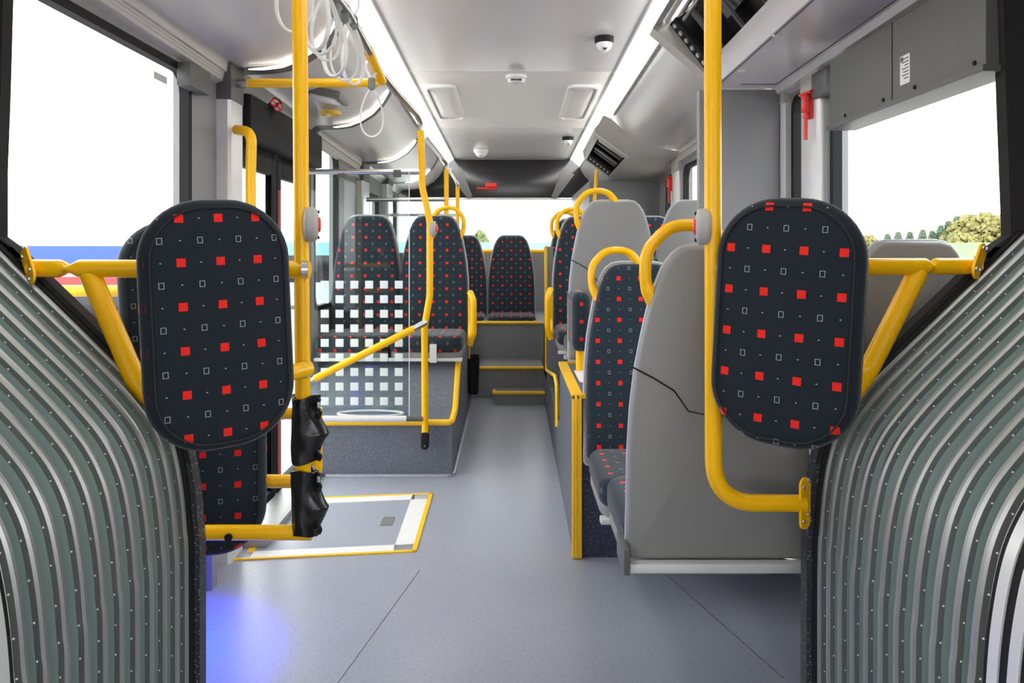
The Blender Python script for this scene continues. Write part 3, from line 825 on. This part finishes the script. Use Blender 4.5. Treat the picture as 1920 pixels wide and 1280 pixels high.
# black sleeves with zips on the pole
def sleeve(label, v0, v1, seed):
    rnd = random.Random(seed)
    c0 = pt(570, (v0+v1)/2, 1.75)
    root = thing('pole_sleeve', label, 'sleeve', (c0.x, c0.y, pt(0, v1, 1.75).z))
    h = (v1-v0)*1.75/F
    b = MB(); rings = []; n = 40; seg = 40
    for i in range(n+1):
        t = i/n; ring = []
        bulge = max(0, 1-abs(t-.42)/.34)**1.3*.030
        for k in range(seg):
            a = 2*math.pi*k/seg
            side = max(0, math.cos(a))
            rr = .029+.002*math.sin(3*a+6*t+seed)*(.5+.5*math.sin(9*t))+bulge*side**3
            rr += .0016*math.sin(11*t+3*a+seed)*side+.0003*rnd.uniform(-1, 1)
            if side > .97: rr += .007*(1-bulge/.03)
            x = rr*math.cos(a)*(1.0 if math.cos(a) > 0 else .98)
            ring.append((x, rr*math.sin(a), h*t+.004*math.sin(2*a+seed)*(1 if i in (0, n) else 0)))
        rings.append(ring)
    inner = [[(x*.72, y*.72, z) for x, y, z in rings[-1]], [(x*.7, y*.7, z-.03) for x, y, z in rings[-1]]]
    b.loft(rings+inner, True, True, False); b.build('cover', 'leather', root, 50)
    for z0, z1 in ((.03, .30), (.70, .97)):
        P = [(.038+.004*math.sin(7*q), -.012, h*(z0+(z1-z0)*q)) for q in [j/10 for j in range(11)]]
        b = MB(); b.tube(P, .0042, seg=6); b.build('zip', 'gloss_black', root)
    MB().box(.036, .042, -.022, -.016, h*.84, h*.93, .001).build('zip_pull', 'chrome', root)
sleeve('upper black zipped sleeve on the yellow pole', 742, 864, 2)
sleeve('lower black zipped sleeve on the yellow pole', 880, 1000, 5)

# stop buttons
def stop_button(label, c, rz, sc=1.0):
    root = thing('stop_button', label, 'button', c, rz)
    b = MB(); o = [(math.cos(a)*.031*sc, math.sin(a)*.041*sc) for a in [2*math.pi*k/28 for k in range(28)]]
    b.slab(o, -.012*sc, .020*sc, .011*sc, .004); b.build('housing', 'btn', root)
    b = MB(); b.slab(rrect(.032*sc, .036*sc, .012*sc, 5), -.019*sc, -.006*sc, .005*sc, .001); b.build('push_button', 'red', root)
    for z in (-.03, .03):
        MB().lathe([(0, -.016*sc), (.004*sc, -.016*sc), (.004*sc, -.008*sc)], (0, 0, z*sc), 'y', 10).build('screw', 'black', root)
    return root
stop_button('grey stop button on the yellow pole with black sleeves', pt(586, 421, 1.745), R(104), 1.0)
stop_button('grey stop button on the tall curved yellow pole', pt(1316, 425, 1.65), -R(104), .98)
stop_button('small grey stop button on the bent yellow aisle pole', pt(814, 429, 3.96), R(78), 1.0)
bt = stop_button('red stop button on the raised grey seat back', pt(1139, 414, 3.83), 0, 1.0); bt.rotation_euler = (R(6), 0, 0)

# ================================================================== aisle poles, rails, glass screen
def pole(name, label, P, r=.0178, fillet=.05, foot=False, mat='yellow', cat='pole'):
    c = Vector(P[-1]); root = thing(name, label, cat, c)
    MB().tube([Vector(p)-c for p in P], r, fillet, seg=14).build('tube', mat, root, 50)
    if foot:
        b = MB(); b.slab(rrect(.042, .095, .02, 6, 0, -.02), -.02, .016, .008); b.build('foot', 'black', root)
        MB().lathe([(0, -.024), (.006, -.024), (.006, -.016)], (0, 0, -.045), 'y', 10).build('screw', 'dgrey', root)
    return root
pole('aisle_pole', 'bent yellow pole at the corner of the raised platform', [pt(789, 245, 3.96), pt(792, 352, 3.96), pt(806, 415, 3.96), pt(806, 555, 3.96), pt(796, 612, 3.96), pt(797, 818, 3.96)], foot=True, fillet=.15)
pole('aisle_pole', 'yellow pole behind the aisle seat beside the glass screen', [pt(837, 318, 5.6), pt(837, 395, 5.6), pt(838, 600, 5.6)])
pole('aisle_pole', 'thin yellow pole in front of the rear window', [pt(858, 350, 6.6), pt(858, 560, 6.6)])
pole('aisle_pole', 'thin slanting yellow pole beside the speckled rear tower', [pt(1119, 318, 5.7), pt(1110, 440, 5.7)], .014)
# overhead chrome rails
def rail(label, P, r=.0165, mat='chrome', fillet=.08, cat='rail', name='overhead_rail'):
    c = Vector(P[0]); root = thing(name, label, cat, c); MB().tube([Vector(p)-c for p in P], r, fillet, seg=12).build('tube', mat, root, 50); return root
rl = rail('steel ceiling rail carrying the hanging straps, with yellow end', [Vector((-.66, 1.3, H+.90)), Vector((-.60, 2.1, H+.85)), pt(650, 20, 2.53), pt(692, 97, 2.9)])
c = Vector(rl.location); MB().tube([pt(690, 93, 2.89)-c, pt(716, 152, 3.2)-c], .0205, seg=14).build('yellow_end', 'yellow', rl)
rail('bent steel ceiling rail leading to the bent yellow pole', [pt(716, 140, 3.2), pt(744, 174, 3.45), pt(782, 216, 3.9), pt(789, 230, 3.96), pt(789, 248, 3.96)], fillet=.05)
rail('bent steel ceiling rail leading to the pole behind the aisle seat', [pt(795, 255, 4.4), pt(828, 296, 5.5), pt(837, 306, 5.6), pt(837, 322, 5.6)], fillet=.05)
rail('bent steel ceiling rail leading to the thin pole before the rear window', [pt(843, 318, 5.7), pt(855, 338, 6.5), pt(858, 345, 6.6), pt(858, 354, 6.6)], fillet=.05)
cb = rail('yellow cross bar running from the silver pillar to the strap rail', [pt(462, 156, 3.02), pt(708, 155, 3.16)], .0185, 'yellow', cat='bar', name='cross_bar')
c = Vector(cb.location); MB().tube([pt(443, 156, 3.02)-c, pt(469, 156, 3.02)-c], .016, seg=12).build('end_socket', 'chrome', cb)
rail('steel cross rail above the glass screen', [pt(580, 322, 3.93), pt(790, 322, 3.96)], .0145, 'chrome', cat='bar', name='cross_bar')
rail('steel cross rail in front of the rear window top', [pt(687, 374, 5.5), pt(837, 374, 5.6)], .016, 'chrome', cat='bar', name='cross_bar')
rail('short steel cross rail low across the rear window', [pt(735, 403, 6.9), pt(858, 403, 6.6)], .014, 'chrome', cat='bar', name='cross_bar')
# door-side handle
hd = rail('yellow bent handle beside the silver pillar at the door', [pt(443, 243, 2.98), pt(472, 247, 2.92), pt(470, 330, 2.92), pt(472, 790, 2.92), pt(540, 775, 2.95)], .020, 'yellow', .06, 'handle', 'door_handle_bar')
# diagonal gate bar
gb = rail('diagonal yellow bar crossing in front of the glass screen', [pt(590, 710, 3.80), pt(776, 616, 3.86)], .0185, 'yellow', cat='bar', name='barrier_bar')
c = Vector(gb.location)
MB().tube([pt(772, 618, 3.86)-c, pt(798, 604, 3.92)-c], .0165, seg=12).build('end_clamp', 'chrome', gb)
MB().tube([pt(583, 714, 3.80)-c, pt(591, 709, 3.80)-c], .012, seg=12).build('end_socket', 'chrome', gb)
lb = rail('silver lower rail of the glass screen above the yellow edging', [pt(600, 785, 3.90), pt(762, 785, 3.94)], .0175, 'silver', cat='bar', name='cross_bar')
c = Vector(lb.location); MB().tube([pt(758, 785, 3.94)-c, pt(792, 785, 3.95)-c], .014, seg=12).build('end_clamp', 'dgrey', lb)
# glass screen
Yg = 3.94
k = Yg/F
gl = thing('glass_screen', 'clear glass screen printed with rows of white squares', 'screen', pt(583, 780, Yg))
o0 = Vector(gl.location)
sqm = glass('screen_glass', (.90, .94, .93), ((608.9-583)*k, (780-533.5)*k, 27.75*k, 27.28*k, 7.3*k))
b = MB(); p0 = Vector((0, 0, 0)); b.box(0, (768-583)*k, -.003, .003, 0, (780-322)*k); b.build('pane', sqm, gl)
MB().box((768-583)*k-.004, (768-583)*k, -.0035, .0035, 0, (780-322)*k).build('polished_edge', 'white', gl)
for u in (640, 745):
    MB().box((u-583)*k-.02, (u-583)*k+.02, -.012, .012, (780-332)*k, (780-318)*k, .003).build('clip', 'dgrey', gl)
# oval ring lying on platform behind the screen
b = MB(); b.tube([(-.78+.18*math.cos(a), 4.12+.035*math.sin(a), .352+.008*math.sin(a)) for a in [2*math.pi*q/40 for q in range(40)]], .008, closed=True, seg=8)
tag(b.build('floor_ring', 'silver'), 'pale oval ring on the platform behind the glass screen', 'ring')
# small bracket under the aisle seat and bin
b = MB(); b.box(-.475, -.435, 4.30, 4.33, H-.645, H-.54, .004); tag(b.build('seat_bracket', 'silver'), 'pale metal bracket under the aisle seat beside the screen', 'bracket')
b = MB()
ring = lambda w, d, z: [(x-.285, y+5.55, z) for x, y in rrect(w, d, .02, 4)]
b.loft([ring(.065, .2, H-1.05), ring(.085, .24, H-.79), ring(.09, .25, H-.785), ring(.075, .23, H-.787), ring(.06, .19, H-1.0)]); tag(b.build('waste_bin', 'black'), 'black waste bin on the aisle wall before the rear steps', 'bin')

# hanging strap loops
def loop_mesh(hh, ww, tw):
    b = MB()
    rings = []
    n = 48
    for i in range(n+1):
        t = i/n; a = 2*math.pi*t
        # teardrop, pointed at the top
        x = ww/2*math.sin(a)*math.sin(a/2)**.8; z = -hh/2+hh/2*math.cos(a)
        d = Vector((math.cos(a), 0, -math.sin(a)*hh/ww)).normalized(); nrm = Vector((d.z, 0, -d.x))
        c = Vector((x, 0, z)); w = Vector((0, 1, 0))
        rings.append([c+w*.008+nrm*.003, c-w*.006+nrm*.003, c-w*.008-nrm*.003, c+w*.006-nrm*.003])
    b.loft(rings, True, False, False)
    return b.mesh('loop', 'strap', 40)
LM = loop_mesh(.205, .115, 0)
def clamp_mesh():
    b = MB(); b.slab(rrect(.03, .05, .01, 4), -.012, .012, .004); return b.mesh('clamp', 'clamp')
CM = clamp_mesh()
def hang_mesh():
    b = MB(); b.tube([(-.004, 0, .02), (-.024, 0, .062), (-.024, 0, .085), (0, 0, .105), (.024, 0, .085), (.024, 0, .062), (.004, 0, .02)], .0025, .015, seg=6, sx=2.5); return b.mesh('band', 'strap')
HM = hang_mesh()
straps = [(697, 157, 3.06, 10, 'hanging strap loop over the yellow cross bar, apart from the others'),
          (646, 30, 2.52, 20, 'hanging strap loop lowest of the clustered ones, next to the yellow rail end'),
          (628, 18, 2.44, -25, 'hanging strap loop from the grey clamp next to the lowest clustered loop'),
          (662, 42, 2.62, 50, 'hanging strap loop turned edge on by the chrome rail'),
          (600, -38, 2.18, 5, 'hanging strap loop closest to the yellow pole in the cluster'),
          (594, -52, 2.10, -30, 'hanging strap loop twisted inside the clustered ones by the pole'),
          (612, -20, 2.28, 35, 'hanging strap loop overlapping the LED arc'),
          (552, -98, 1.92, 0, 'hanging strap loop apart on the far side of the yellow pole')]
for (u, v, Y, rz, lab) in straps:
    p = pt(u, v, Y); root = thing('hanging_strap', lab, 'strap', p, R(rz), 'hanging strap loops')
    link('clamp', CM, root); link('loop', LM, root, (0, 0, -.012)); link('band', HM, root)

# ================================================================== fittings
# ceiling cameras and detector
def dome(label, u, v, Yc, base_m, dome_m, r=.045):
    Y = Yc; z = cE(1.068, Y); x = (u-U0)*Y/F
    root = thing('dome_camera', label, 'camera', (x, Y, z))
    MB().lathe([(0, 0), (r, 0), (r, -.022), (r*.86, -.03), (0, -.03)], seg=24).build('base', base_m, root)
    MB().lathe([(r*.82, -.028), (r*.8, -.04), (r*.62, -.058), (r*.33, -.07), (0, -.073)], seg=24).build('dome', dome_m, root)
    MB().lathe([(0, -.012), (.012, -.012), (.012, 0), (0, .001)], (0, -r*.35, -.055), 'y', 14).build('lens', 'gloss_black', root)
    return root
def ceil_Y(v):            # depth at which the centre ceiling shows at image row v
    return (1.068+.0267*3.18)/((V0-v)/F+.0267)
dome('black based dome camera on the ceiling closer to the big hatch', 1133, 72, ceil_Y(70), 'black', 'white', .048)
dome('black based dome camera on the ceiling near the rear', 1065, 258, ceil_Y(257), 'black', 'white', .05)
dome('white dome camera on the rear ceiling above the dark panel', 902, 283, ceil_Y(281), 'white', 'white', .07)
Y = ceil_Y(142); root = thing('smoke_detector', 'white smoke detector in the middle of the ceiling', 'detector', ((968-U0)*Y/F, Y, cE(1.068, Y)))
MB().lathe([(0, 0), (.062, 0), (.062, -.018), (.05, -.024), (.05, -.045), (.03, -.052), (0, -.052)], seg=24).build('body', 'white', root)
b = MB()
for a in range(-3, 4): b.box(.0095*a-.003, .0095*a+.003, -.052, -.044, -.04, -.028)
b.build('grille', 'black', root)
# roof hatch wells, one each side of the ceiling
for sgn, lab in ((-1, 'translucent rounded roof window near the straps side of the ceiling'), (1, 'translucent rounded roof window near the hatch side of the ceiling')):
    y0, y1 = 4.62, 5.62; cx = sgn*.45; cy = (y0+y1)/2
    root = thing('roof_window', lab, 'roof window', (cx, cy, cE(1.068, cy)))
    root.rotation_euler = (-math.atan(.0267), 0, 0)
    o = rrect(.20, y1-y0, .05, 6); i = rrect(.165, y1-y0-.06, .04, 6)
    b = MB(); R_ = [[(x, y, z) for x, y in q] for z, q in ((.0, o), (-.018, o), (-.022, [(x*.97, y*.98) for x, y in o]), (-.022, i), (-.004, i))]
    b.loft(R_, True, False, False); b.build('frame', 'white', root)
    b = MB(); b.loft([[(x, y, -.006) for x, y in i], [(x*.85, y*.9, -.016) for x, y in i], [(x*.4, y*.5, -.02) for x, y in i]]); b.build('pane', 'cream', root)
# emergency hammers
def hammer(label, c, rot=(0, 0, 0), s_=1.0):
    root = thing('emergency_hammer', label, 'hammer', c); root.rotation_euler = rot; root.scale = (s_, s_, s_)
    MB().box(.0, .035, -.02, .02, -.055, .045, .006).build('holder', 'red', root)
    MB().tube([(-.012, -.01, .03), (-.012, -.01, -.14)], .0075, seg=10).build('handle', 'red', root)
    b = MB(); b.tube([(-.012, -.05, .045), (-.012, .035, .045)], lambda t: .012-.006*abs(t-.5)*2, seg=12)
    b.lathe([(0, 0), (.018, 0), (.014, .02), (.014, .05), (.018, .065), (0, .066)], (-.012, -.01, -.03), 'z', 12); b.build('head', 'red', root)
    MB().box(-.02, -.002, -.018, .0, -.055, -.04, .003).build('guard_ring', 'red', root)
hammer('red emergency hammer on the pillar beside the dark window box', (1.118, 2.83, pt(0, 198, 2.84).z), (0, 0, R(10)), .95)
hammer('red emergency hammer by the window next to the rear tower', (1.13, 5.33, pt(0, 343, 5.3).z), (0, 0, 0), 1.0)
hammer('red emergency hammer lying across the dark panel over the rear window', (pt(922, 350, 7.6).x, 7.62, pt(0, 350, 7.6).z), (0, -R(90), R(180)), 1.1)
# dark display box at the near window
root = thing('window_display_box', 'long dark grey sheet metal box across the top of the window', 'display box', (1.13, 2.13, H+.52))
MB().box(-.045, .045, -.42, .42, -.095, .13, .004).build('housing', 'boxgrey', root)
MB().box(-.055, .045, -.425, .425, -.11, -.093, .004).build('bottom_rail', 'dgrey', root)
MB().box(-.0465, -.0445, -.001, .001, -.09, .13).build('seam', 'black', root)
st = MB().box(-.0465, -.0445, -.095, -.045, -.06, .02).build('rating_label', 'white', root)
b = MB()
for j, w in enumerate((.03, .036, .02, .034, .028, .034, .024)): b.box(-.0472, -.0462, -.09, -.09+w, .008-j*.009, .011-j*.009)
b.box(-.0472, -.0462, -.062, -.048, .004, .017); b.build('print', 'dgrey', st)
for y in (-.38, -.12, .05, .30):
    MB().lathe([(0, -.049), (.005, -.049), (.006, -.045)], (0, y, -.08), 'x', 10).build('screw', 'black', root)
# black door header, stickers and door leaves
b = MB(); b.box(-1.17, -1.09, 3.12, 4.3, H+.47, H+.66, .02) ; struct(b.build('trim_38', 'black'))
root = thing('door_linkage', 'black jointed door arm with two round prohibition stickers', 'door arm', pt(520, 195, 3.45)); o0 = Vector(root.location)
MB().tube([pt(450, 240, 3.25)-o0, pt(490, 228, 3.35)-o0, pt(520, 190, 3.42)-o0], .025, .05, seg=10).build('arm', 'black', root)
for u, v in ((516, 193), (522, 201)):
    c = pt(u, v, 3.38)-o0; b = MB()
    b.lathe([(0, -.002), (.020, -.002), (.020, .001), (0, .001)], c, 'y', 20)
    st = b.build('sticker', 'white', root)
    b = MB(); b.tube([(c.x+.0185*math.cos(a), c.y-.003, c.z+.0185*math.sin(a)) for a in [2*math.pi*q/24 for q in range(24)]], .0028, closed=True, seg=6)
    b.tube([(c.x-.013, c.y-.003, c.z+.013), (c.x+.013, c.y-.003, c.z-.013)], .002, seg=6); b.build('red_ring', 'red', st)
root = bpy.data.objects.new('door_1', None); COL.objects.link(root); struct(root); root.location = (-1.17, 3.745, 0)
for y0, y1 in ((-.59, -.015), (.015, .59)):
    b = MB(); zb_, zt_ = -.02, 1.74
    for (a, c, d, e) in ((y0, y0+.06, zb_, zt_), (y1-.06, y1, zb_, zt_), (y0+.06, y1-.06, zb_, zb_+.09), (y0+.06, y1-.06, zt_-.12, zt_)): b.box(-.045, -.01, a, c, d, e, .006)
    lf = b.build('leaf_frame', 'black', root)
    MB().box(-.03, -.025, y0+.05, y1-.05, zb_+.08, zt_-.1).build('pane', 'glass', lf)
MB().tube([(.012, -.03, .12), (.012, -.03, 1.55)], .008, seg=8).build('red_seal', plain('dusky_red_rubber', (.28, .06, .07), .5), root)
# service panel, speaker and lamp above the door
root = thing('roof_speaker', 'square white speaker grille above the door', 'speaker', pt(612, 184, 3.58)); root.rotation_euler = (0, R(12), 0)
MB().box(-.085, .085, -.10, .10, -.005, .03, .004).build('frame', 'boxgrey', root); MB().box(-.06, .06, -.075, .075, -.012, .0, .003).build('grille', 'white', root)
b = MB(); b.lathe([(0, 0), (.055, 0), (.05, -.018), (.02, -.026), (0, -.027)], seg=20); o = b.build('door_lamp', plain('amber_plastic', (.8, .5, .05), .3), loc=pt(620, 209, 3.84)); tag(o, 'small round amber lamp above the door', 'lamp')

# ================================================================== boarding ramp in the floor
root = thing('boarding_ramp', 'folding boarding ramp plate with white frame and yellow edges set in the floor', 'ramp', (-.78, 3.36, fz(3.36)))
Q = [Vector(p) for p in ((-1.13, 2.985), (-.394, 3.068), (-.397, 3.757), (-1.165, 3.665))]
def quad(s0, s1, t0, t1, h, nm, mat):
    q = lambda s_, t: (Q[0]*(1-s_)*(1-t)+Q[1]*s_*(1-t)+Q[2]*s_*t+Q[3]*(1-s_)*t)
    P = [q(s0, t0), q(s1, t0), q(s1, t1), q(s0, t1)]
    b = MB(); b.loft([[(p.x+.78, p.y-3.36, fz(p.y)-fz(3.36)+hh) for p in P] for hh in (-.002, h)]); return b.build(nm, mat, root)
quad(.0, .95, .03, .97, .003, 'plate', 'floor')
for s0, s1, t0, t1 in ((0, 1, 0, .022), (.975, 1, .0, 1), (0, 1, .975, 1), (.06, .10, .1, .9)): quad(s0, s1, t0, t1, .0055, 'edge_strip', 'yellow_strip')
for s0, s1, t0, t1 in ((.1, .975, .022, .11), (.87, .975, .022, .975), (.1, .975, .88, .975)): quad(s0, s1, t0, t1, .0045, 'frame', 'white')
quad(.74, .81, .42, .56, .006, 'handle_recess', 'alu')
# door sill rail and door-side clutter near the pads
b = MB(); b.box(-1.16, -1.02, 3.1, 4.3, fz(3.2)+.0, fz(4.3)+.012, .004); struct(b.build('trim_39', 'alu'))
b = MB(); b.box(-1.15, -1.10, 2.74, 2.79, fz(2.74), .15, .004); tag(b.build('floor_bracket', 'mgrey'), 'short grey support leg under the low pad', 'support')
root = thing('step_lamp', 'small blue floor lamp under the low pad', 'lamp', (-1.04, 2.34, .40))
MB().box(-.05, .05, -.03, .03, -.0, .03, .004).build('housing', 'black', root)
MB().box(-.04, .04, -.02, .02, -.006, .001).build('lens', 'blueled', root)
# floor joints and small marks
b = MB(); b.tube([(-.36, 2.9, fz(2.9)+.0005), (-.52, 2.12, fz(2.12)+.0005)], .0012, seg=6)
struct(b.build('trim_40', 'dgrey'))
b = MB(); b.tube([(.55, 3.0, fz(3)+.0005), (.80, 2.2, fz(2.2)+.0005)], .0016, seg=6); struct(b.build('trim_41', 'dgrey'))

# ================================================================== outside
b = MB(); b.box(-150, 150, -60, 200, -.62, -.55); struct(b.build('ground_outside', plain('pale_concrete', (.42, .41, .39), .8, nscale=.5)))
def far_bus(label, loc, rz, L_, Wd, Ht, colr, colb, name='parked_bus'):
    root = thing(name, label, 'bus', loc, rz)
    mb, mr = plain(label[:20]+'_body', colb, .4), plain(label[:20]+'_roof', colr, .4)
    MB().box(-L_/2, L_/2, -Wd/2, Wd/2, .3, Ht*.42, .06).build('body', mb, root)
    MB().box(-L_/2+.1, L_/2-.1, -Wd/2+.03, Wd/2-.03, Ht*.40, Ht*.86, .05).build('window_band', 'gloss_black', root)
    b = MB(); o = rrect(L_, Ht*.2, Ht*.09, 5, 0, Ht*.93); b.prism([(x, z) for x, z in o], 'y', -Wd/2, Wd/2); b.build('roof', mr, root)
    for sx in (-.3, .32):
        for sy in (-1, 1):
            MB().lathe([(0, -.15), (.45, -.15), (.48, 0), (.45, .15), (0, .15)], (sx*L_, sy*(Wd/2-.1), .45), 'y', 20).build('wheel', 'black', root)
far_bus('parked bus with blue roof seen through the near side window', (-9.5, 15.5, -.55), R(8), 9, 2.5, 1.84, (.045, .11, .40), (.4, .4, .42))
far_bus('red parked vehicle in front of the blue roofed bus', (-8.2, 12.6, -.55), R(6), 5.5, 2.0, 1.35, (.35, .04, .04), (.3, .03, .03), 'parked_car')
far_bus('pale parked bus with green roof seen over the half hidden grey seat', (11.5, 13.0, -.55), R(-14), 9, 2.5, 1.88, (.22, .52, .17), (.6, .6, .6))
far_bus('pale blue roofed parked bus behind the rear window', (-1.5, 24, -.55), 0, 12, 2.5, 2.0, (.18, .38, .48), (.4, .5, .55))
def leaf_mesh(seed, w, h, conic, mat):
    rnd = random.Random(seed); b = MB()
    for k in range(900):
        t = rnd.random()**.8; a = rnd.random()*6.283
        rr = w*(1-t*.92 if conic else math.sin(math.pi*(.12+.86*t))**.7)*math.sqrt(rnd.random())
        c = Vector((rr*math.cos(a), rr*math.sin(a), h*(.18+.82*t)))
        s_ = w*rnd.uniform(.09, .18)
        d1 = Vector((rnd.uniform(-1, 1), rnd.uniform(-1, 1), rnd.uniform(-1, 1))).normalized(); d2 = d1.orthogonal().normalized(); d3 = d1.cross(d2)
        V_ = [b.v(c+q) for q in (d1*s_, -d1*s_*.9, d2*s_*.8, -d2*s_*.7, d3*s_*.6, -d3*s_*.6)]
        for i, j, l_ in ((0, 2, 4), (2, 1, 4), (1, 3, 4), (3, 0, 4), (2, 0, 5), (1, 2, 5), (3, 1, 5), (0, 3, 5)): b.face([V_[i], V_[j], V_[l_]])
    return b.mesh('foliage', mat)
fm = [plain('pine_green_foliage', (.085, .13, .075), .8, var=.35, nscale=.8), plain('yellow_foliage', (.20, .18, .055), .8, var=.3, nscale=.8), plain('light_green_foliage', (.14, .17, .06), .8, var=.3, nscale=.8)]
FOL = [leaf_mesh(1, 2.0, 7, True, fm[0]), leaf_mesh(2, 2.6, 6.5, False, fm[1]), leaf_mesh(3, 2.6, 6, False, fm[2])]
TR = MB().tube([(0, 0, 0), (.05, 0, 2.5), (0, .03, 4.5)], lambda t: .16-.1*t, seg=8).mesh('trunk', plain('bark', (.12, .09, .06), .9))
kinds = ['dark green conifer beyond the window above the half hidden grey seat', 'yellow autumn tree beyond the window above the half hidden grey seat', 'light green bushy tree beyond the window above the half hidden grey seat']
gr = ['conifers beyond the side window', 'yellow trees beyond the side window', 'light green trees beyond the side window']
def tree(kd, u, v, Y, lab=None, group=None, sc=None):
    p = pt(u, v, Y); h = (p.z+.55)
    root = thing('tree', lab or kinds[kd], 'tree', (p.x, Y, -.55), random.random()*6, group if lab else gr[kd])
    s_ = h/7 if kd == 0 else h/6.6
    root.scale = (s_*(sc or 1), s_*(sc or 1), s_)
    link('foliage', FOL[kd], root); link('trunk', TR, root)
for kd, u, v, Y in ((1, 1628, 442, 38), (2, 1650, 448, 40), (0, 1664, 440, 42), (0, 1684, 436, 42), (0, 1706, 436, 43), (2, 1695, 450, 36), (0, 1730, 432, 43), (0, 1748, 434, 44), (0, 1764, 424, 44), (0, 1779, 416, 44), (2, 1750, 445, 36), (0, 1795, 407, 44), (2, 1790, 430, 38), (1, 1818, 404, 42), (1, 1848, 400, 41), (1, 1805, 438, 34), (2, 1868, 408, 42), (1, 1885, 405, 40)):
    tree(kd, u, v, Y)
tree(2, 900, 424, 38, 'small pale tree beyond the rear window', None, .55)

# ================================================================== lights, world, camera
w = bpy.data.worlds.new('overcast'); SC.world = w; w.use_nodes = True
nt = w.node_tree; bg = nt.nodes['Background']
tc = nt.nodes.new('ShaderNodeTexCoord'); nz = nt.nodes.new('ShaderNodeTexNoise'); nz.inputs['Scale'].default_value = 2.5; nz.inputs['Detail'].default_value = 4
nt.links.new(tc.outputs['Generated'], nz.inputs['Vector'])
mx = nt.nodes.new('ShaderNodeMix'); mx.data_type = 'RGBA'; mx.inputs[6].default_value = (.92, .95, 1, 1); mx.inputs[7].default_value = (1, .99, .97, 1)
nt.links.new(nz.outputs['Fac'], mx.inputs[0]); nt.links.new(mx.outputs[2], bg.inputs['Color'])
bg.inputs['Strength'].default_value = 2.4
ld = bpy.data.lights.new('step_lamp_light', 'SPOT'); ld.energy = 62; ld.color = (.0, .015, 1); ld.spot_size = R(118); ld.spot_blend = 1.0; ld.shadow_soft_size = .05
lo = bpy.data.objects.new('step_lamp_light', ld); COL.objects.link(lo); lo.location = (-1.04, 2.34, .385); lo.rotation_euler = (-R(6), R(12), 0)

cd = bpy.data.cameras.new('camera'); co = bpy.data.objects.new('camera', cd); COL.objects.link(co)
co.location = (0, 0, H); co.rotation_euler = (R(90), 0, 0)
cd.sensor_width = 36; cd.lens = F/1920*36; cd.shift_y = -(640-V0)/1920; cd.clip_start = .05; cd.clip_end = 500
SC.camera = co
vs = SC.view_settings
vs.view_transform = 'Standard'; vs.look = 'None'; vs.gamma = 1; vs.use_curve_mapping = False; vs.exposure = 1.25
SC.cycles.max_bounces = 10; SC.cycles.transparent_max_bounces = 16; SC.cycles.use_denoising = True
